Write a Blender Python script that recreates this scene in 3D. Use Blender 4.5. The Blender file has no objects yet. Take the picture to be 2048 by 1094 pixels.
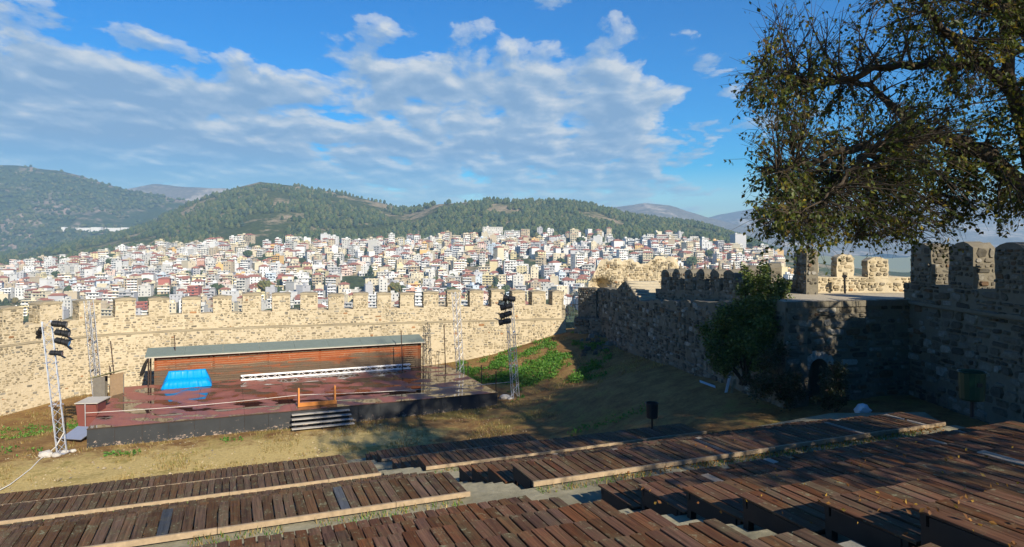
import bpy, math, random
import numpy as np
from mathutils import Vector, Matrix, noise as mnoise

random.seed(7)
rng = np.random.default_rng(7)
R = random.random
U = random.uniform
scene = bpy.context.scene
C = scene.collection

# ------------------------------------------------------------------ camera
CAM_Z = 10.5
cam = bpy.data.cameras.new('camera')
cam.lens = 24; cam.sensor_width = 36; cam.shift_y = -57 / 2048
cam.clip_start = 0.1; cam.clip_end = 30000
camo = bpy.data.objects.new('camera', cam); C.objects.link(camo)
camo.location = (0, 0, CAM_Z); camo.rotation_euler = (math.pi / 2, 0, 0)
scene.camera = camo

# ------------------------------------------------------------------ sky, sun, exposure
SUN_EL = math.radians(28.5)
SUN_DIR = Vector((0.51 * math.cos(SUN_EL), -0.86 * math.cos(SUN_EL), math.sin(SUN_EL))).normalized()
world = bpy.data.worlds.new('World'); scene.world = world; world.use_nodes = True
wt = world.node_tree; wn = wt.nodes; wl = wt.links
for n in list(wn): wn.remove(n)

def N(tree, typ, **kw):
    n = tree.nodes.new(typ)
    for k, v in kw.items():
        if k.startswith('i_'):
            n.inputs[k[2:].replace('_', ' ')].default_value = v
        else:
            setattr(n, k, v)
    return n

def math_node(tree, op, a, b=None, c=None, clamp=False):
    n = tree.nodes.new('ShaderNodeMath'); n.operation = op; n.use_clamp = clamp
    for i, x in enumerate((a, b, c)):
        if x is None: continue
        if isinstance(x, (int, float)): n.inputs[i].default_value = x
        else: tree.links.new(x, n.inputs[i])
    return n.outputs[0]

def mix_col(tree, fac, a, b, blend='MIX'):
    n = tree.nodes.new('ShaderNodeMix'); n.data_type = 'RGBA'; n.blend_type = blend
    for sock, x in ((n.inputs[0], fac), (n.inputs[6], a), (n.inputs[7], b)):
        if isinstance(x, (int, float)): sock.default_value = x
        elif isinstance(x, (tuple, list)): sock.default_value = (*x[:3], 1)
        else: tree.links.new(x, sock)
    return n.outputs[2]

def ramp(tree, fac, stops, interp='LINEAR'):
    n = tree.nodes.new('ShaderNodeValToRGB'); n.color_ramp.interpolation = interp
    el = n.color_ramp.elements
    while len(el) < len(stops): el.new(0.5)
    for e, (p, c) in zip(el, stops):
        e.position = p
        e.color = (c, c, c, 1) if isinstance(c, (int, float)) else (*c[:3], 1)
    tree.links.new(fac, n.inputs[0])
    return n.outputs[0]

def noise_tex(tree, vec, scale, detail=4, rough=0.55, distort=0.0):
    n = tree.nodes.new('ShaderNodeTexNoise')
    n.inputs['Scale'].default_value = scale; n.inputs['Detail'].default_value = detail
    n.inputs['Roughness'].default_value = rough; n.inputs['Distortion'].default_value = distort
    if vec is not None: tree.links.new(vec, n.inputs['Vector'])
    return n.outputs['Fac']

def vmap(tree, vec, scale=(1, 1, 1), loc=(0, 0, 0), rot=(0, 0, 0)):
    n = tree.nodes.new('ShaderNodeMapping')
    n.inputs['Scale'].default_value = scale; n.inputs['Location'].default_value = loc; n.inputs['Rotation'].default_value = rot
    tree.links.new(vec, n.inputs['Vector'])
    return n.outputs[0]

def build_world():
    T = wt
    sky = N(T, 'ShaderNodeTexSky'); sky.sky_type = 'NISHITA'; sky.sun_disc = False
    sky.sun_elevation = SUN_EL
    sky.sun_rotation = math.atan2(SUN_DIR.x, SUN_DIR.y)
    sky.air_density = 1.0; sky.dust_density = 0.25; sky.ozone_density = 2.2; sky.altitude = 60
    hs = N(T, 'ShaderNodeHueSaturation'); hs.inputs['Saturation'].default_value = 2.4; hs.inputs['Value'].default_value = 1.24; hs.inputs['Hue'].default_value = 0.512
    wl.new(sky.outputs[0], hs.inputs['Color'])
    tc = N(T, 'ShaderNodeTexCoord')
    sep = N(T, 'ShaderNodeSeparateXYZ'); wl.new(tc.outputs['Generated'], sep.inputs[0])
    z = math_node(T, 'ADD', math_node(T, 'MAXIMUM', sep.outputs[2], 0.0), 0.15)      # a curved layer rather than a flat sheet
    px = math_node(T, 'DIVIDE', sep.outputs[0], z); py = math_node(T, 'DIVIDE', sep.outputs[1], z)
    comb = N(T, 'ShaderNodeCombineXYZ'); wl.new(px, comb.inputs[0]); wl.new(py, comb.inputs[1])
    p = comb.outputs[0]
    big = noise_tex(T, vmap(T, p, (0.8, 0.8, 1), (3.1, 1.7, 0)), 1.0, 3, 0.5)
    warp = noise_tex(T, vmap(T, p, (2.2, 2.2, 1), (7.0, 2.0, 0)), 1.0, 2, 0.5)
    mid = noise_tex(T, vmap(T, p, (4.2, 2.9, 1), (0.4, 6.2, 0)), 1.0, 8, 0.57, 0.18)
    mid2 = noise_tex(T, vmap(T, p, (4.2, 2.9, 1), (0.4 + 0.12, 6.2 - 0.24, 0)), 1.0, 5, 0.5, 0.18)
    # the bank begins about two cloud heights to the north and thins out towards the east
    near = math_node(T, 'MULTIPLY', math_node(T, 'SUBTRACT', py, 2.24), 0.85)
    near = math_node(T, 'MINIMUM', math_node(T, 'MAXIMUM', near, -0.55), 0.25)
    west = math_node(T, 'MULTIPLY', math_node(T, 'SUBTRACT', -0.95, px), 0.9)
    west = math_node(T, 'MINIMUM', math_node(T, 'MAXIMUM', west, 0.0), 0.30)
    east = math_node(T, 'SUBTRACT', px, math_node(T, 'MULTIPLY', py, 0.17))
    east = math_node(T, 'MULTIPLY', east, 1.0)
    east = math_node(T, 'MINIMUM', math_node(T, 'MAXIMUM', east, 0.0), 0.5)
    cov = math_node(T, 'ADD', near, math_node(T, 'SUBTRACT', west, east))
    cov = math_node(T, 'ADD', cov, math_node(T, 'MULTIPLY', math_node(T, 'SUBTRACT', big, 0.5), 0.5))
    cov = math_node(T, 'ADD', cov, math_node(T, 'MULTIPLY', math_node(T, 'SUBTRACT', warp, 0.5), 0.45))
    dens = math_node(T, 'ADD', math_node(T, 'MULTIPLY', math_node(T, 'SUBTRACT', mid, 0.47), 1.7), cov)
    mask = ramp(T, math_node(T, 'ADD', dens, 0.5), [(0.48, 0), (0.57, 0.5), (0.72, 0.92)], 'EASE')
    shade = math_node(T, 'ADD', math_node(T, 'MULTIPLY', math_node(T, 'SUBTRACT', mid, mid2), 3.9), 0.55)
    thick = math_node(T, 'MULTIPLY', math_node(T, 'MAXIMUM', math_node(T, 'SUBTRACT', dens, 0.10), 0.0), 0.8)
    shade = math_node(T, 'SUBTRACT', shade, thick)
    ccol = ramp(T, shade, [(0.0, (2.1, 3.3, 5.0)), (0.42, (3.3, 4.35, 5.7)), (0.95, (6.6, 6.8, 6.8))])
    # towards the horizon the bank melts into the haze
    low = ramp(T, sep.outputs[2], [(0.02, 0.45), (0.14, 1.0)])
    mask = math_node(T, 'MULTIPLY', mask, low)
    col = mix_col(T, mask, hs.outputs[0], ccol)
    bg = N(T, 'ShaderNodeBackground'); bg.inputs['Strength'].default_value = 0.066
    wl.new(col, bg.inputs['Color'])
    out = N(T, 'ShaderNodeOutputWorld'); wl.new(bg.outputs[0], out.inputs[0])
build_world()

sl = bpy.data.lights.new('sun', 'SUN'); sl.energy = 5.0; sl.angle = math.radians(0.53); sl.color = (1.0, 0.89, 0.72)
so = bpy.data.objects.new('sun', sl); C.objects.link(so)
so.rotation_euler = (-SUN_DIR).to_track_quat('-Z', 'Y').to_euler(); so.location = SUN_DIR * 80

vs = scene.view_settings
vs.view_transform = 'Standard'; vs.look = 'None'; vs.gamma = 1.0; vs.exposure = 0.8; vs.use_curve_mapping = False
scene.render.engine = 'CYCLES'
cy = scene.cycles
cy.use_denoising = True
cy.max_bounces = 6; cy.diffuse_bounces = 3; cy.glossy_bounces = 3; cy.transmission_bounces = 3; cy.volume_bounces = 0
cy.caustics_reflective = False; cy.caustics_refractive = False

# ------------------------------------------------------------------ frames and helpers
F = 1365.33
ANG = math.radians(22.5); CA = math.cos(ANG); SA = math.sin(ANG)

def uv(u, v, z=0.0):          # the theatre's own axes: u along the rows, v towards the stage
    return Vector((u * CA - v * SA, u * SA + v * CA, z))

def at(x, y, depth):          # a measured point of the place at a given distance north of the camera
    return Vector(((x - 1024) / F * depth, depth, CAM_Z - (y - 490) / F * depth))

def link(o, parent=None):
    C.objects.link(o)
    if parent is not None:
        o.parent = parent
        if parent.matrix_basis != Matrix.Identity(4):
            o.matrix_parent_inverse = parent.matrix_basis.inverted()
    return o

def tag(o, label=None, category=None, group=None, kind=None):
    if label: o['label'] = label
    if category: o['category'] = category
    if group: o['group'] = group
    if kind: o['kind'] = kind
    return o

def empty(name, loc, label, category, group=None, rz=0.0):
    o = bpy.data.objects.new(name, None); o.empty_display_size = 0.2
    o.location = loc; o.rotation_euler = (0, 0, rz)
    C.objects.link(o)
    return tag(o, label, category, group, 'thing')

class MB:
    def __init__(s):
        s.v = []; s.f = []; s.m = []; s.c = []
    def add(s, verts, faces, mat=0, col=(0.5, 0.5, 0.5)):
        b = len(s.v)
        s.v.extend([tuple(p) for p in verts])
        for f in faces:
            s.f.append(tuple(i + b for i in f)); s.m.append(mat)
        s.c.extend([col] * len(verts))
        return s
    def obox(s, o, ax, ay, az, mat=0, col=(0.5, 0.5, 0.5)):   # centre and three half vectors
        o = Vector(o); ax = Vector(ax); ay = Vector(ay); az = Vector(az)
        vs_ = [o + ax * i + ay * j + az * k for k in (-1, 1) for j in (-1, 1) for i in (-1, 1)]
        return s.add(vs_, [(0, 2, 3, 1), (4, 5, 7, 6), (0, 1, 5, 4), (2, 6, 7, 3), (0, 4, 6, 2), (1, 3, 7, 5)], mat, col)
    def box(s, x0, x1, y0, y1, z0, z1, mat=0, col=(0.5, 0.5, 0.5)):
        return s.obox(((x0 + x1) / 2, (y0 + y1) / 2, (z0 + z1) / 2), ((x1 - x0) / 2, 0, 0), (0, (y1 - y0) / 2, 0), (0, 0, (z1 - z0) / 2), mat, col)
    def ubox(s, u0, u1, v0, v1, z0, z1, mat=0, col=(0.5, 0.5, 0.5)):   # a box in the theatre's axes
        return s.obox(uv((u0 + u1) / 2, (v0 + v1) / 2, (z0 + z1) / 2), uv((u1 - u0) / 2, 0), uv(0, (v1 - v0) / 2), (0, 0, (z1 - z0) / 2), mat, col)
    def tube(s, pts, radii, n=6, mat=0, col=(0.5, 0.5, 0.5), cap=True):
        pts = [Vector(p) for p in pts]
        if not isinstance(radii, (list, tuple)): radii = [radii] * len(pts)
        vv = []; ff = []
        for i, p in enumerate(pts):
            d = (pts[min(i + 1, len(pts) - 1)] - pts[max(i - 1, 0)])
            if d.length < 1e-9: d = Vector((0, 0, 1))
            d.normalize()
            a = d.cross(Vector((0, 0, 1)) if abs(d.z) < 0.9 else Vector((1, 0, 0))).normalized(); b = d.cross(a)
            for k in range(n):
                t = 2 * math.pi * k / n
                vv.append(p + (a * math.cos(t) + b * math.sin(t)) * radii[i])
        for i in range(len(pts) - 1):
            for k in range(n):
                k2 = (k + 1) % n
                ff.append((i * n + k, i * n + k2, (i + 1) * n + k2, (i + 1) * n + k))
        if cap:
            ff.append(tuple(range(n - 1, -1, -1))); ff.append(tuple((len(pts) - 1) * n + k for k in range(n)))
        return s.add(vv, ff, mat, col)
    def build(s, name, mats, parent=None, smooth=False, color=False):
        me = bpy.data.meshes.new(name)
        me.from_pydata(s.v, [], s.f)
        if not isinstance(mats, (list, tuple)): mats = [mats]
        for m in mats: me.materials.append(m)
        if len(mats) > 1: me.polygons.foreach_set('material_index', s.m)
        if smooth: me.polygons.foreach_set('use_smooth', [True] * len(s.f))
        if color:
            ca = me.color_attributes.new('Col', 'FLOAT_COLOR', 'POINT')
            a = np.ones((len(s.v), 4), dtype=np.float32); a[:, :3] = np.array(s.c, dtype=np.float32)
            ca.data.foreach_set('color', a.ravel())
        me.update()
        return link(bpy.data.objects.new(name, me), parent)

# ------------------------------------------------------------------ materials
def new_mat(name, rough=0.9, spec=0.2):
    m = bpy.data.materials.new(name); m.use_nodes = True
    t = m.node_tree; b = t.nodes['Principled BSDF']
    b.inputs['Roughness'].default_value = rough
    b.inputs['Specular IOR Level'].default_value = spec
    return m, t, b

def bump(t, b, h, strength=0.5, dist=0.05):
    n = t.nodes.new('ShaderNodeBump'); n.inputs['Strength'].default_value = strength; n.inputs['Distance'].default_value = dist
    t.links.new(h, n.inputs['Height']); t.links.new(n.outputs[0], b.inputs['Normal'])

def coords(t, which='Object'):
    return t.nodes.new('ShaderNodeTexCoord').outputs[which]

def geo_pos(t):
    return t.nodes.new('ShaderNodeNewGeometry').outputs['Position']

def plain(name, col, rough=0.7, metal=0.0, var=0.15, scale=3.0, spec=0.3):
    m, t, b = new_mat(name, rough, spec)
    n = noise_tex(t, geo_pos(t), scale, 5, 0.6)
    c = mix_col(t, n, [x * (1 - var) for x in col], [min(1, x * (1 + var)) for x in col])
    t.links.new(c, b.inputs['Base Color']); b.inputs['Metallic'].default_value = metal
    return m

def attr_col(t):
    a = t.nodes.new('ShaderNodeAttribute'); a.attribute_name = 'Col'
    return a.outputs['Color']

def mat_stone(name, tint=(1, 1, 1)):
    m, t, b = new_mat(name, 0.92, 0.15)
    p = geo_pos(t)
    n1 = noise_tex(t, p, 7, 6, 0.65); n2 = noise_tex(t, p, 0.5, 3, 0.5)
    c = mix_col(t, 1.0, attr_col(t), ramp(t, n1, [(0.25, (0.62, 0.6, 0.56)), (0.7, (1.2, 1.2, 1.2))]), 'MULTIPLY')
    c = mix_col(t, 1.0, c, ramp(t, n2, [(0.3, [0.82 * x for x in tint]), (0.7, [1.1 * x for x in tint])]), 'MULTIPLY')
    t.links.new(c, b.inputs['Base Color']); bump(t, b, n1, 0.6, 0.04)
    return m

def mat_mortar(name, a, c2, streak=0.35, tint=None):
    m, t, b = new_mat(name, 0.95, 0.1)
    p = geo_pos(t)
    n1 = noise_tex(t, p, 4.5, 7, 0.65); n2 = noise_tex(t, vmap(t, p, (0.35, 0.35, 0.12)), 1.0, 4, 0.6)
    c = mix_col(t, n1, a, c2)
    c = mix_col(t, ramp(t, n2, [(0.52, 0), (0.75, streak)]), c, [x * 0.45 for x in a])
    t.links.new(c, b.inputs['Base Color']); bump(t, b, n1, 0.7, 0.05)
    return m

def mat_plank(name, dark, mid, lichen=0.5, rough=0.75):
    m, t, b = new_mat(name, rough, 0.12)
    oi = t.nodes.new('ShaderNodeObjectInfo'); rnd = oi.outputs['Random']
    off = N(t, 'ShaderNodeCombineXYZ'); t.links.new(math_node(t, 'MULTIPLY', rnd, 37.0), off.inputs[0]); t.links.new(math_node(t, 'MULTIPLY', rnd, 91.0), off.inputs[1])
    va = t.nodes.new('ShaderNodeVectorMath'); va.operation = 'ADD'; t.links.new(coords(t), va.inputs[0]); t.links.new(off.outputs[0], va.inputs[1])
    p = va.outputs[0]
    grain = noise_tex(t, vmap(t, p, (30, 1.6, 8)), 1.0, 6, 0.65, 0.4)
    blot = noise_tex(t, p, 2.6, 5, 0.65)
    c = mix_col(t, ramp(t, grain, [(0.3, 0), (0.72, 1)]), dark, mid)
    hsv = t.nodes.new('ShaderNodeHueSaturation'); t.links.new(c, hsv.inputs['Color'])
    t.links.new(math_node(t, 'ADD', math_node(t, 'MULTIPLY', rnd, 0.62), 0.7), hsv.inputs['Value'])
    wn_ = t.nodes.new('ShaderNodeTexWhiteNoise'); wn_.noise_dimensions = '1D'; t.links.new(rnd, wn_.inputs['W'])
    t.links.new(math_node(t, 'ADD', math_node(t, 'MULTIPLY', wn_.outputs['Value'], 0.32), 0.84), hsv.inputs['Saturation'])
    c = hsv.outputs[0]
    c = mix_col(t, ramp(t, blot, [(0.47, 0), (0.66, lichen)]), c, (0.10, 0.088, 0.05))
    sp = noise_tex(t, p, 17, 3, 0.6)
    c = mix_col(t, ramp(t, math_node(t, 'MULTIPLY', sp, math_node(t, 'ADD', blot, 0.42)), [(0.58, 0), (0.66, 0.75 * lichen + 0.1)]), c, (0.26, 0.27, 0.17))
    t.links.new(c, b.inputs['Base Color'])
    t.links.new(ramp(t, blot, [(0.35, 0.62), (0.6, rough + 0.15)]), b.inputs['Roughness'])
    bump(t, b, grain, 0.5, 0.012)
    return m

def mat_leaf(name, trans=0.3, rough=0.5):
    m, t, b = new_mat(name, rough, 0.35)
    c = attr_col(t)
    t.links.new(c, b.inputs['Base Color'])
    tr = t.nodes.new('ShaderNodeBsdfTranslucent')
    t.links.new(mix_col(t, 1.0, c, (1.25, 1.15, 0.5), 'MULTIPLY'), tr.inputs['Color'])
    mx = t.nodes.new('ShaderNodeMixShader'); mx.inputs[0].default_value = trans
    t.links.new(b.outputs[0], mx.inputs[1]); t.links.new(tr.outputs[0], mx.inputs[2])
    t.links.new(mx.outputs[0], t.nodes['Material Output'].inputs[0])
    return m

def mat_ground():
    m, t, b = new_mat('courtyard_soil', 0.97, 0.08)
    p = geo_pos(t)
    n1 = noise_tex(t, p, 0.16, 5, 0.6); n2 = noise_tex(t, p, 1.1, 7, 0.68); n3 = noise_tex(t, p, 8, 5, 0.7)
    c = mix_col(t, ramp(t, n2, [(0.32, 0), (0.66, 1)]), (0.155, 0.080, 0.034), (0.31, 0.20, 0.078))
    # trodden pale earth between the stage and the seats
    sep = N(t, 'ShaderNodeSeparateXYZ'); t.links.new(vmap(t, p, (1, 1, 1), (0, 0, 0), (0, 0, -ANG)), sep.inputs[0])
    band = math_node(t, 'ABSOLUTE', math_node(t, 'SUBTRACT', sep.outputs[1], 36.6))
    band = math_node(t, 'ADD', math_node(t, 'MULTIPLY', band, -0.24), math_node(t, 'MULTIPLY', n2, 1.9))
    band = math_node(t, 'SUBTRACT', band, math_node(t, 'MAXIMUM', math_node(t, 'MULTIPLY', math_node(t, 'SUBTRACT', sep.outputs[0], 8.0), 0.22), 0.0))
    c = mix_col(t, ramp(t, band, [(0.0, 0), (0.55, 0.9)]), c, mix_col(t, n3, (0.43, 0.325, 0.115), (0.58, 0.455, 0.20)))
    g = math_node(t, 'ADD', math_node(t, 'MULTIPLY', n1, 0.7), math_node(t, 'MULTIPLY', n2, 0.45))
    c = mix_col(t, ramp(t, g, [(0.60, 0), (0.68, 0.75)]), c, mix_col(t, n3, (0.14, 0.125, 0.032), (0.26, 0.21, 0.06)))
    c = mix_col(t, 1.0, c, ramp(t, n3, [(0.3, 0.72), (0.7, 1.15)]), 'MULTIPLY')
    t.links.new(c, b.inputs['Base Color']); bump(t, b, n3, 0.9, 0.06)
    return m

def mat_stage():
    m, t, b = new_mat('wet_stage_board', 0.5, 0.5)
    p = geo_pos(t)
    n = noise_tex(t, vmap(t, p, (0.62, 0.85, 1), (4.2, 1.3, 0)), 1.0, 1.6, 0.4, 0.3); n2 = noise_tex(t, p, 3.5, 5, 0.6)
    sepx = N(t, 'ShaderNodeSeparateXYZ'); t.links.new(vmap(t, p, (1, 1, 1), (0, 0, 0), (0, 0, -ANG)), sepx.inputs[0])
    wet = math_node(t, 'ADD', n, math_node(t, 'MULTIPLY', math_node(t, 'SUBTRACT', sepx.outputs[0], 4.5), 0.003))
    pud = ramp(t, wet, [(0.50, 0), (0.52, 1)])
    damp = ramp(t, wet, [(0.40, 0), (0.51, 1)])
    c = mix_col(t, n2, (0.25, 0.090, 0.063), (0.33, 0.128, 0.094))
    c = mix_col(t, damp, c, (0.18, 0.058, 0.042))
    c = mix_col(t, pud, c, (0.035, 0.014, 0.012))
    t.links.new(c, b.inputs['Base Color'])
    t.links.new(mix_col(t, pud, ramp(t, damp, [(0, 0.6), (1, 0.3)]), (0.03, 0.03, 0.03)), b.inputs['Roughness'])
    t.links.new(mix_col(t, pud, (0.3, 0.3, 0.3), (1, 1, 1)), b.inputs['Specular IOR Level'])
    return m

def mat_black_panel():
    m, t, b = new_mat('chipped_black_paint', 0.7, 0.25)
    p = geo_pos(t)
    n = noise_tex(t, vmap(t, p, (4.5, 4.5, 7.5)), 1.0, 7, 0.75); n2 = noise_tex(t, p, 1.2, 3, 0.5)
    sep = N(t, 'ShaderNodeSeparateXYZ'); t.links.new(p, sep.inputs[0])
    low = ramp(t, math_node(t, 'ADD', sep.outputs[2], 0.0), [(0.0, 0.13), (0.45, 0.0)])
    chip = ramp(t, math_node(t, 'ADD', math_node(t, 'ADD', n, low), math_node(t, 'MULTIPLY', n2, 0.1)), [(0.70, 0), (0.73, 1)])
    c = mix_col(t, chip, mix_col(t, n2, (0.018, 0.02, 0.022), (0.045, 0.048, 0.05)), (0.30, 0.23, 0.18))
    t.links.new(c, b.inputs['Base Color'])
    return m

def mat_cladding():
    m, t, b = new_mat('stained_cladding_board', 0.6, 0.25)
    oi = t.nodes.new('ShaderNodeObjectInfo'); rnd = oi.outputs['Random']
    p = vmap(t, geo_pos(t), (1, 1, 1), (0, 0, 0), (0, 0, -ANG))
    g = noise_tex(t, vmap(t, p, (0.8, 8, 16)), 1.0, 6, 0.7, 0.3)
    sep = N(t, 'ShaderNodeSeparateXYZ'); t.links.new(p, sep.inputs[0])
    wear = noise_tex(t, vmap(t, p, (0.35, 1, 2.4), (2, 5, 0)), 1.0, 5, 0.65)
    grey = ramp(t, math_node(t, 'SUBTRACT', math_node(t, 'ADD', wear, math_node(t, 'MULTIPLY', rnd, 0.16)), math_node(t, 'MULTIPLY', math_node(t, 'SUBTRACT', sep.outputs[2], 1.9), 0.30)), [(0.44, 0), (0.62, 1)])
    c = mix_col(t, g, (0.12, 0.027, 0.010), (0.40, 0.12, 0.037))
    c = mix_col(t, grey, c, mix_col(t, g, (0.045, 0.03, 0.02), (0.19, 0.135, 0.085)))
    t.links.new(c, b.inputs['Base Color']); bump(t, b, g, 0.4, 0.01)
    return m

def mat_hill(name, green1, green2, rock, rock_amt=0.62, scale=0.006):
    m, t, b = new_mat(name, 1.0, 0.0)
    p = geo_pos(t)
    n1 = noise_tex(t, p, scale, 7, 0.62); n2 = noise_tex(t, p, scale * 7, 5, 0.65); n3 = noise_tex(t, p, scale * 22, 3, 0.6)
    c = mix_col(t, n2, green1, green2)
    r = math_node(t, 'ADD', math_node(t, 'MULTIPLY', n1, 0.65), math_node(t, 'MULTIPLY', n2, 0.4))
    c = mix_col(t, ramp(t, r, [(rock_amt - 0.05, 0), (rock_amt + 0.03, 0.85)]), c, rock)
    c = mix_col(t, 1.0, c, ramp(t, n3, [(0.3, 0.55), (0.7, 1.3)]), 'MULTIPLY')
    t.links.new(c, b.inputs['Base Color'])
    return m

M = {}
M['stone'] = mat_stone('wall_stone')
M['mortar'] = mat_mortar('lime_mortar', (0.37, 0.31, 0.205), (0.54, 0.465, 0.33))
M['stone_old_shade'] = mat_stone('weathered_shade_stone')
M['mortar_old_shade'] = mat_mortar('old_shade_mortar', (0.125, 0.112, 0.085), (0.20, 0.18, 0.138), 0.5)  # darker mortar for the shaded walls, deepening their shade through its colour
M['ledge'] = mat_mortar('ledge_mortar', (0.25, 0.21, 0.14), (0.36, 0.31, 0.215), 0.4)
M['concrete'] = mat_mortar('mossy_concrete', (0.15, 0.137, 0.082), (0.36, 0.335, 0.245), 0.8)
M['gravel'] = mat_mortar('pebbled_concrete', (0.12, 0.115, 0.09), (0.36, 0.345, 0.29), 0.5)
M['paving'] = mat_mortar('walkway_paving', (0.33, 0.285, 0.205), (0.46, 0.41, 0.31), 0.5)
M['plank'] = mat_plank('weathered_plank', (0.040, 0.0235, 0.0135), (0.155, 0.088, 0.047), 0.65)
M['plank_red'] = mat_plank('stained_plank', (0.046, 0.0215, 0.0125), (0.165, 0.079, 0.042), 0.4)
M['plank_pale'] = mat_plank('new_pale_plank', (0.20, 0.165, 0.125), (0.34, 0.29, 0.235), 0.15)
M['plank_grey'] = mat_plank('slate_grey_plank', (0.040, 0.045, 0.052), (0.085, 0.092, 0.105), 0.2)
M['beam'] = plain('pale_edge_timber', (0.31, 0.235, 0.15), 0.85, 0, 0.55, 7)
M['dark_timber'] = plain('dark_timber', (0.05, 0.032, 0.022), 0.85, 0, 0.3, 5)
M['ground'] = mat_ground()
M['stage'] = mat_stage()
M['black_panel'] = mat_black_panel()
M['cladding'] = mat_cladding()
M['roof_felt'] = plain('green_grey_roof_felt', (0.155, 0.19, 0.165), 0.8, 0, 0.18, 2)
M['alu'] = plain('aluminium_truss', (0.62, 0.64, 0.68), 0.38, 0.75, 0.1, 4)
M['white_metal'] = plain('white_painted_metal', (0.78, 0.78, 0.76), 0.45, 0.0, 0.06, 4)
M['black_metal'] = plain('black_metal', (0.014, 0.015, 0.017), 0.5, 0.2, 0.2, 4)
M['rust'] = plain('rusty_iron', (0.07, 0.045, 0.035), 0.8, 0.3, 0.3, 8)
M['lens'] = plain('lamp_glass', (0.12, 0.13, 0.15), 0.1, 0.0, 0.1, 4, 0.8)
M['tarp'] = plain('blue_tarpaulin', (0.0, 0.25, 0.60), 0.42, 0, 0.12, 2.5)
M['orange_wood'] = plain('varnished_pine', (0.50, 0.19, 0.045), 0.45, 0, 0.15, 7)
M['grey_wood'] = plain('grey_plywood', (0.16, 0.145, 0.12), 0.85, 0, 0.35, 6)
M['tan_wood'] = plain('tan_plywood', (0.30, 0.21, 0.12), 0.85, 0, 0.3, 6)
M['red_board'] = plain('dark_red_board', (0.16, 0.05, 0.038), 0.6, 0, 0.15, 3)
M['pale_board'] = plain('pale_dusty_board', (0.46, 0.43, 0.37), 0.8, 0, 0.15, 3)
M['olive_roof'] = plain('olive_roof_sheet', (0.20, 0.19, 0.10), 0.8, 0, 0.2, 3)
M['tread'] = plain('grey_painted_tread', (0.36, 0.34, 0.30), 0.7, 0, 0.25, 5)
M['rope'] = plain('pale_rope', (0.66, 0.64, 0.58), 0.9, 0, 0.1, 9)
M['bin_green'] = plain('dark_green_enamel', (0.006, 0.034, 0.018), 0.45, 0.1, 0.15, 4)
M['rock'] = plain('pale_rock', (0.42, 0.40, 0.36), 0.95, 0, 0.3, 4)
M['plastic'] = plain('white_plastic', (0.74, 0.76, 0.82), 0.5, 0, 0.08, 4)
M['bark'] = mat_mortar('tree_bark', (0.035, 0.028, 0.021), (0.085, 0.068, 0.05), 0.3)
M['leaf'] = mat_leaf('autumn_leaf', 0.42)
M['shrub_leaf'] = mat_leaf('glossy_shrub_leaf', 0.15, 0.4)
M['weed'] = mat_leaf('weed_leaf', 0.3, 0.55)
M['needle'] = mat_leaf('pine_foliage', 0.0, 0.95)
M['hill_near'] = mat_hill('pine_hill_soil', (0.042, 0.062, 0.022), (0.085, 0.098, 0.036), (0.33, 0.26, 0.17), 0.575, 0.008)
M['hill_west'] = mat_hill('wooded_hill', (0.036, 0.060, 0.030), (0.065, 0.085, 0.038), (0.34, 0.26, 0.21), 0.585, 0.0048)
M['hill_far'] = mat_hill('bare_mountain', (0.12, 0.115, 0.085), (0.19, 0.16, 0.125), (0.42, 0.36, 0.28), 0.585, 0.0022)

# ------------------------------------------------------------------ terrain of the courtyard
DECKS = []   # (group, index in group, v_far, v_near, drop below the camera, last of its group)
def fill_decks():
    G1 = [(33.2 - 1.3 * i, 33.2 - 1.3 * (i + 1), 10.1 - 0.445 * i) for i in range(3)]
    G2 = [(26.8 - 1.3125 * i, 26.8 - 1.3125 * (i + 1), 8.48 - 0.427 * i) for i in range(4)]
    G3 = [(18.65 - 1.2875 * i, 18.65 - 1.2875 * (i + 1), 6.32 - 0.397 * i) for i in range(4)]
    vf = [11.85, 10.6, 9.26, 7.82, 6.45, 5.14, 3.84, 2.55, 1.3]; dd = [4.75, 4.36, 3.97, 3.58, 3.2, 2.82, 2.44, 2.08]
    G4 = [(vf[i], vf[i + 1], dd[i]) for i in range(7)]
    for g, G in enumerate((G1, G2, G3, G4)):
        for i, (a, b, d) in enumerate(G):
            DECKS.append((g, i, a, b, d, i == len(G) - 1 and g < 3))
fill_decks()
SLOPE_V = [-30, 0, 1.3, 4.58, 11.9, 13.5, 18.65, 21.55, 26.8, 29.3, 33.2, 34.0, 36]
SLOPE_Z = [9.2, 8.6, 8.1, 7.3, 5.1, 4.65, 3.5, 2.6, 1.35, 0.55, 0.06, 0.0, -0.2]
CTRL = np.array([(7.5, 57, 3.6), (5.6, 58, 3.4), (3.3, 59.8, 2.5), (0, 59, 1.4), (-3, 58.5, 0.75), (-6, 57.5, 0.3), (-12, 56, 0.05), (9.5, 53, 3.2), (9.8, 46, 3.5), (10, 40, 3.8),
    (10.5, 34, 4.05), (11.5, 29, 4.1), (15, 28, 4.1), (17, 24, 4.2), (1, 45, 0), (4, 48, 1.5), (6.5, 50, 2.6), (5.5, 43, 1.9), (7.5, 38, 2.9), (4.7, 33, 1.7), (7.5, 30, 2.9), (9, 26, 3.3),
    (2.5, 37, 0.6), (0, 37, 0.1), (-1, 50, 0.15), (2, 54, 1.35), (4.5, 54, 2.4), (-22, 34, 0), (-32, 43, -0.5), (-38, 36, -0.9), (-29, 48, -0.1), (-20, 45, 0), (-10, 45, 0), (-5, 38, 0),
    (-15, 33, 0), (-25, 27, 0), (-8, 52, 0), (-35, 25, -0.6), (13, 24, 3.9), (14, 20, 4.4), (19, 14, 6.2), (22, 10, 7.2)])

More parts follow.
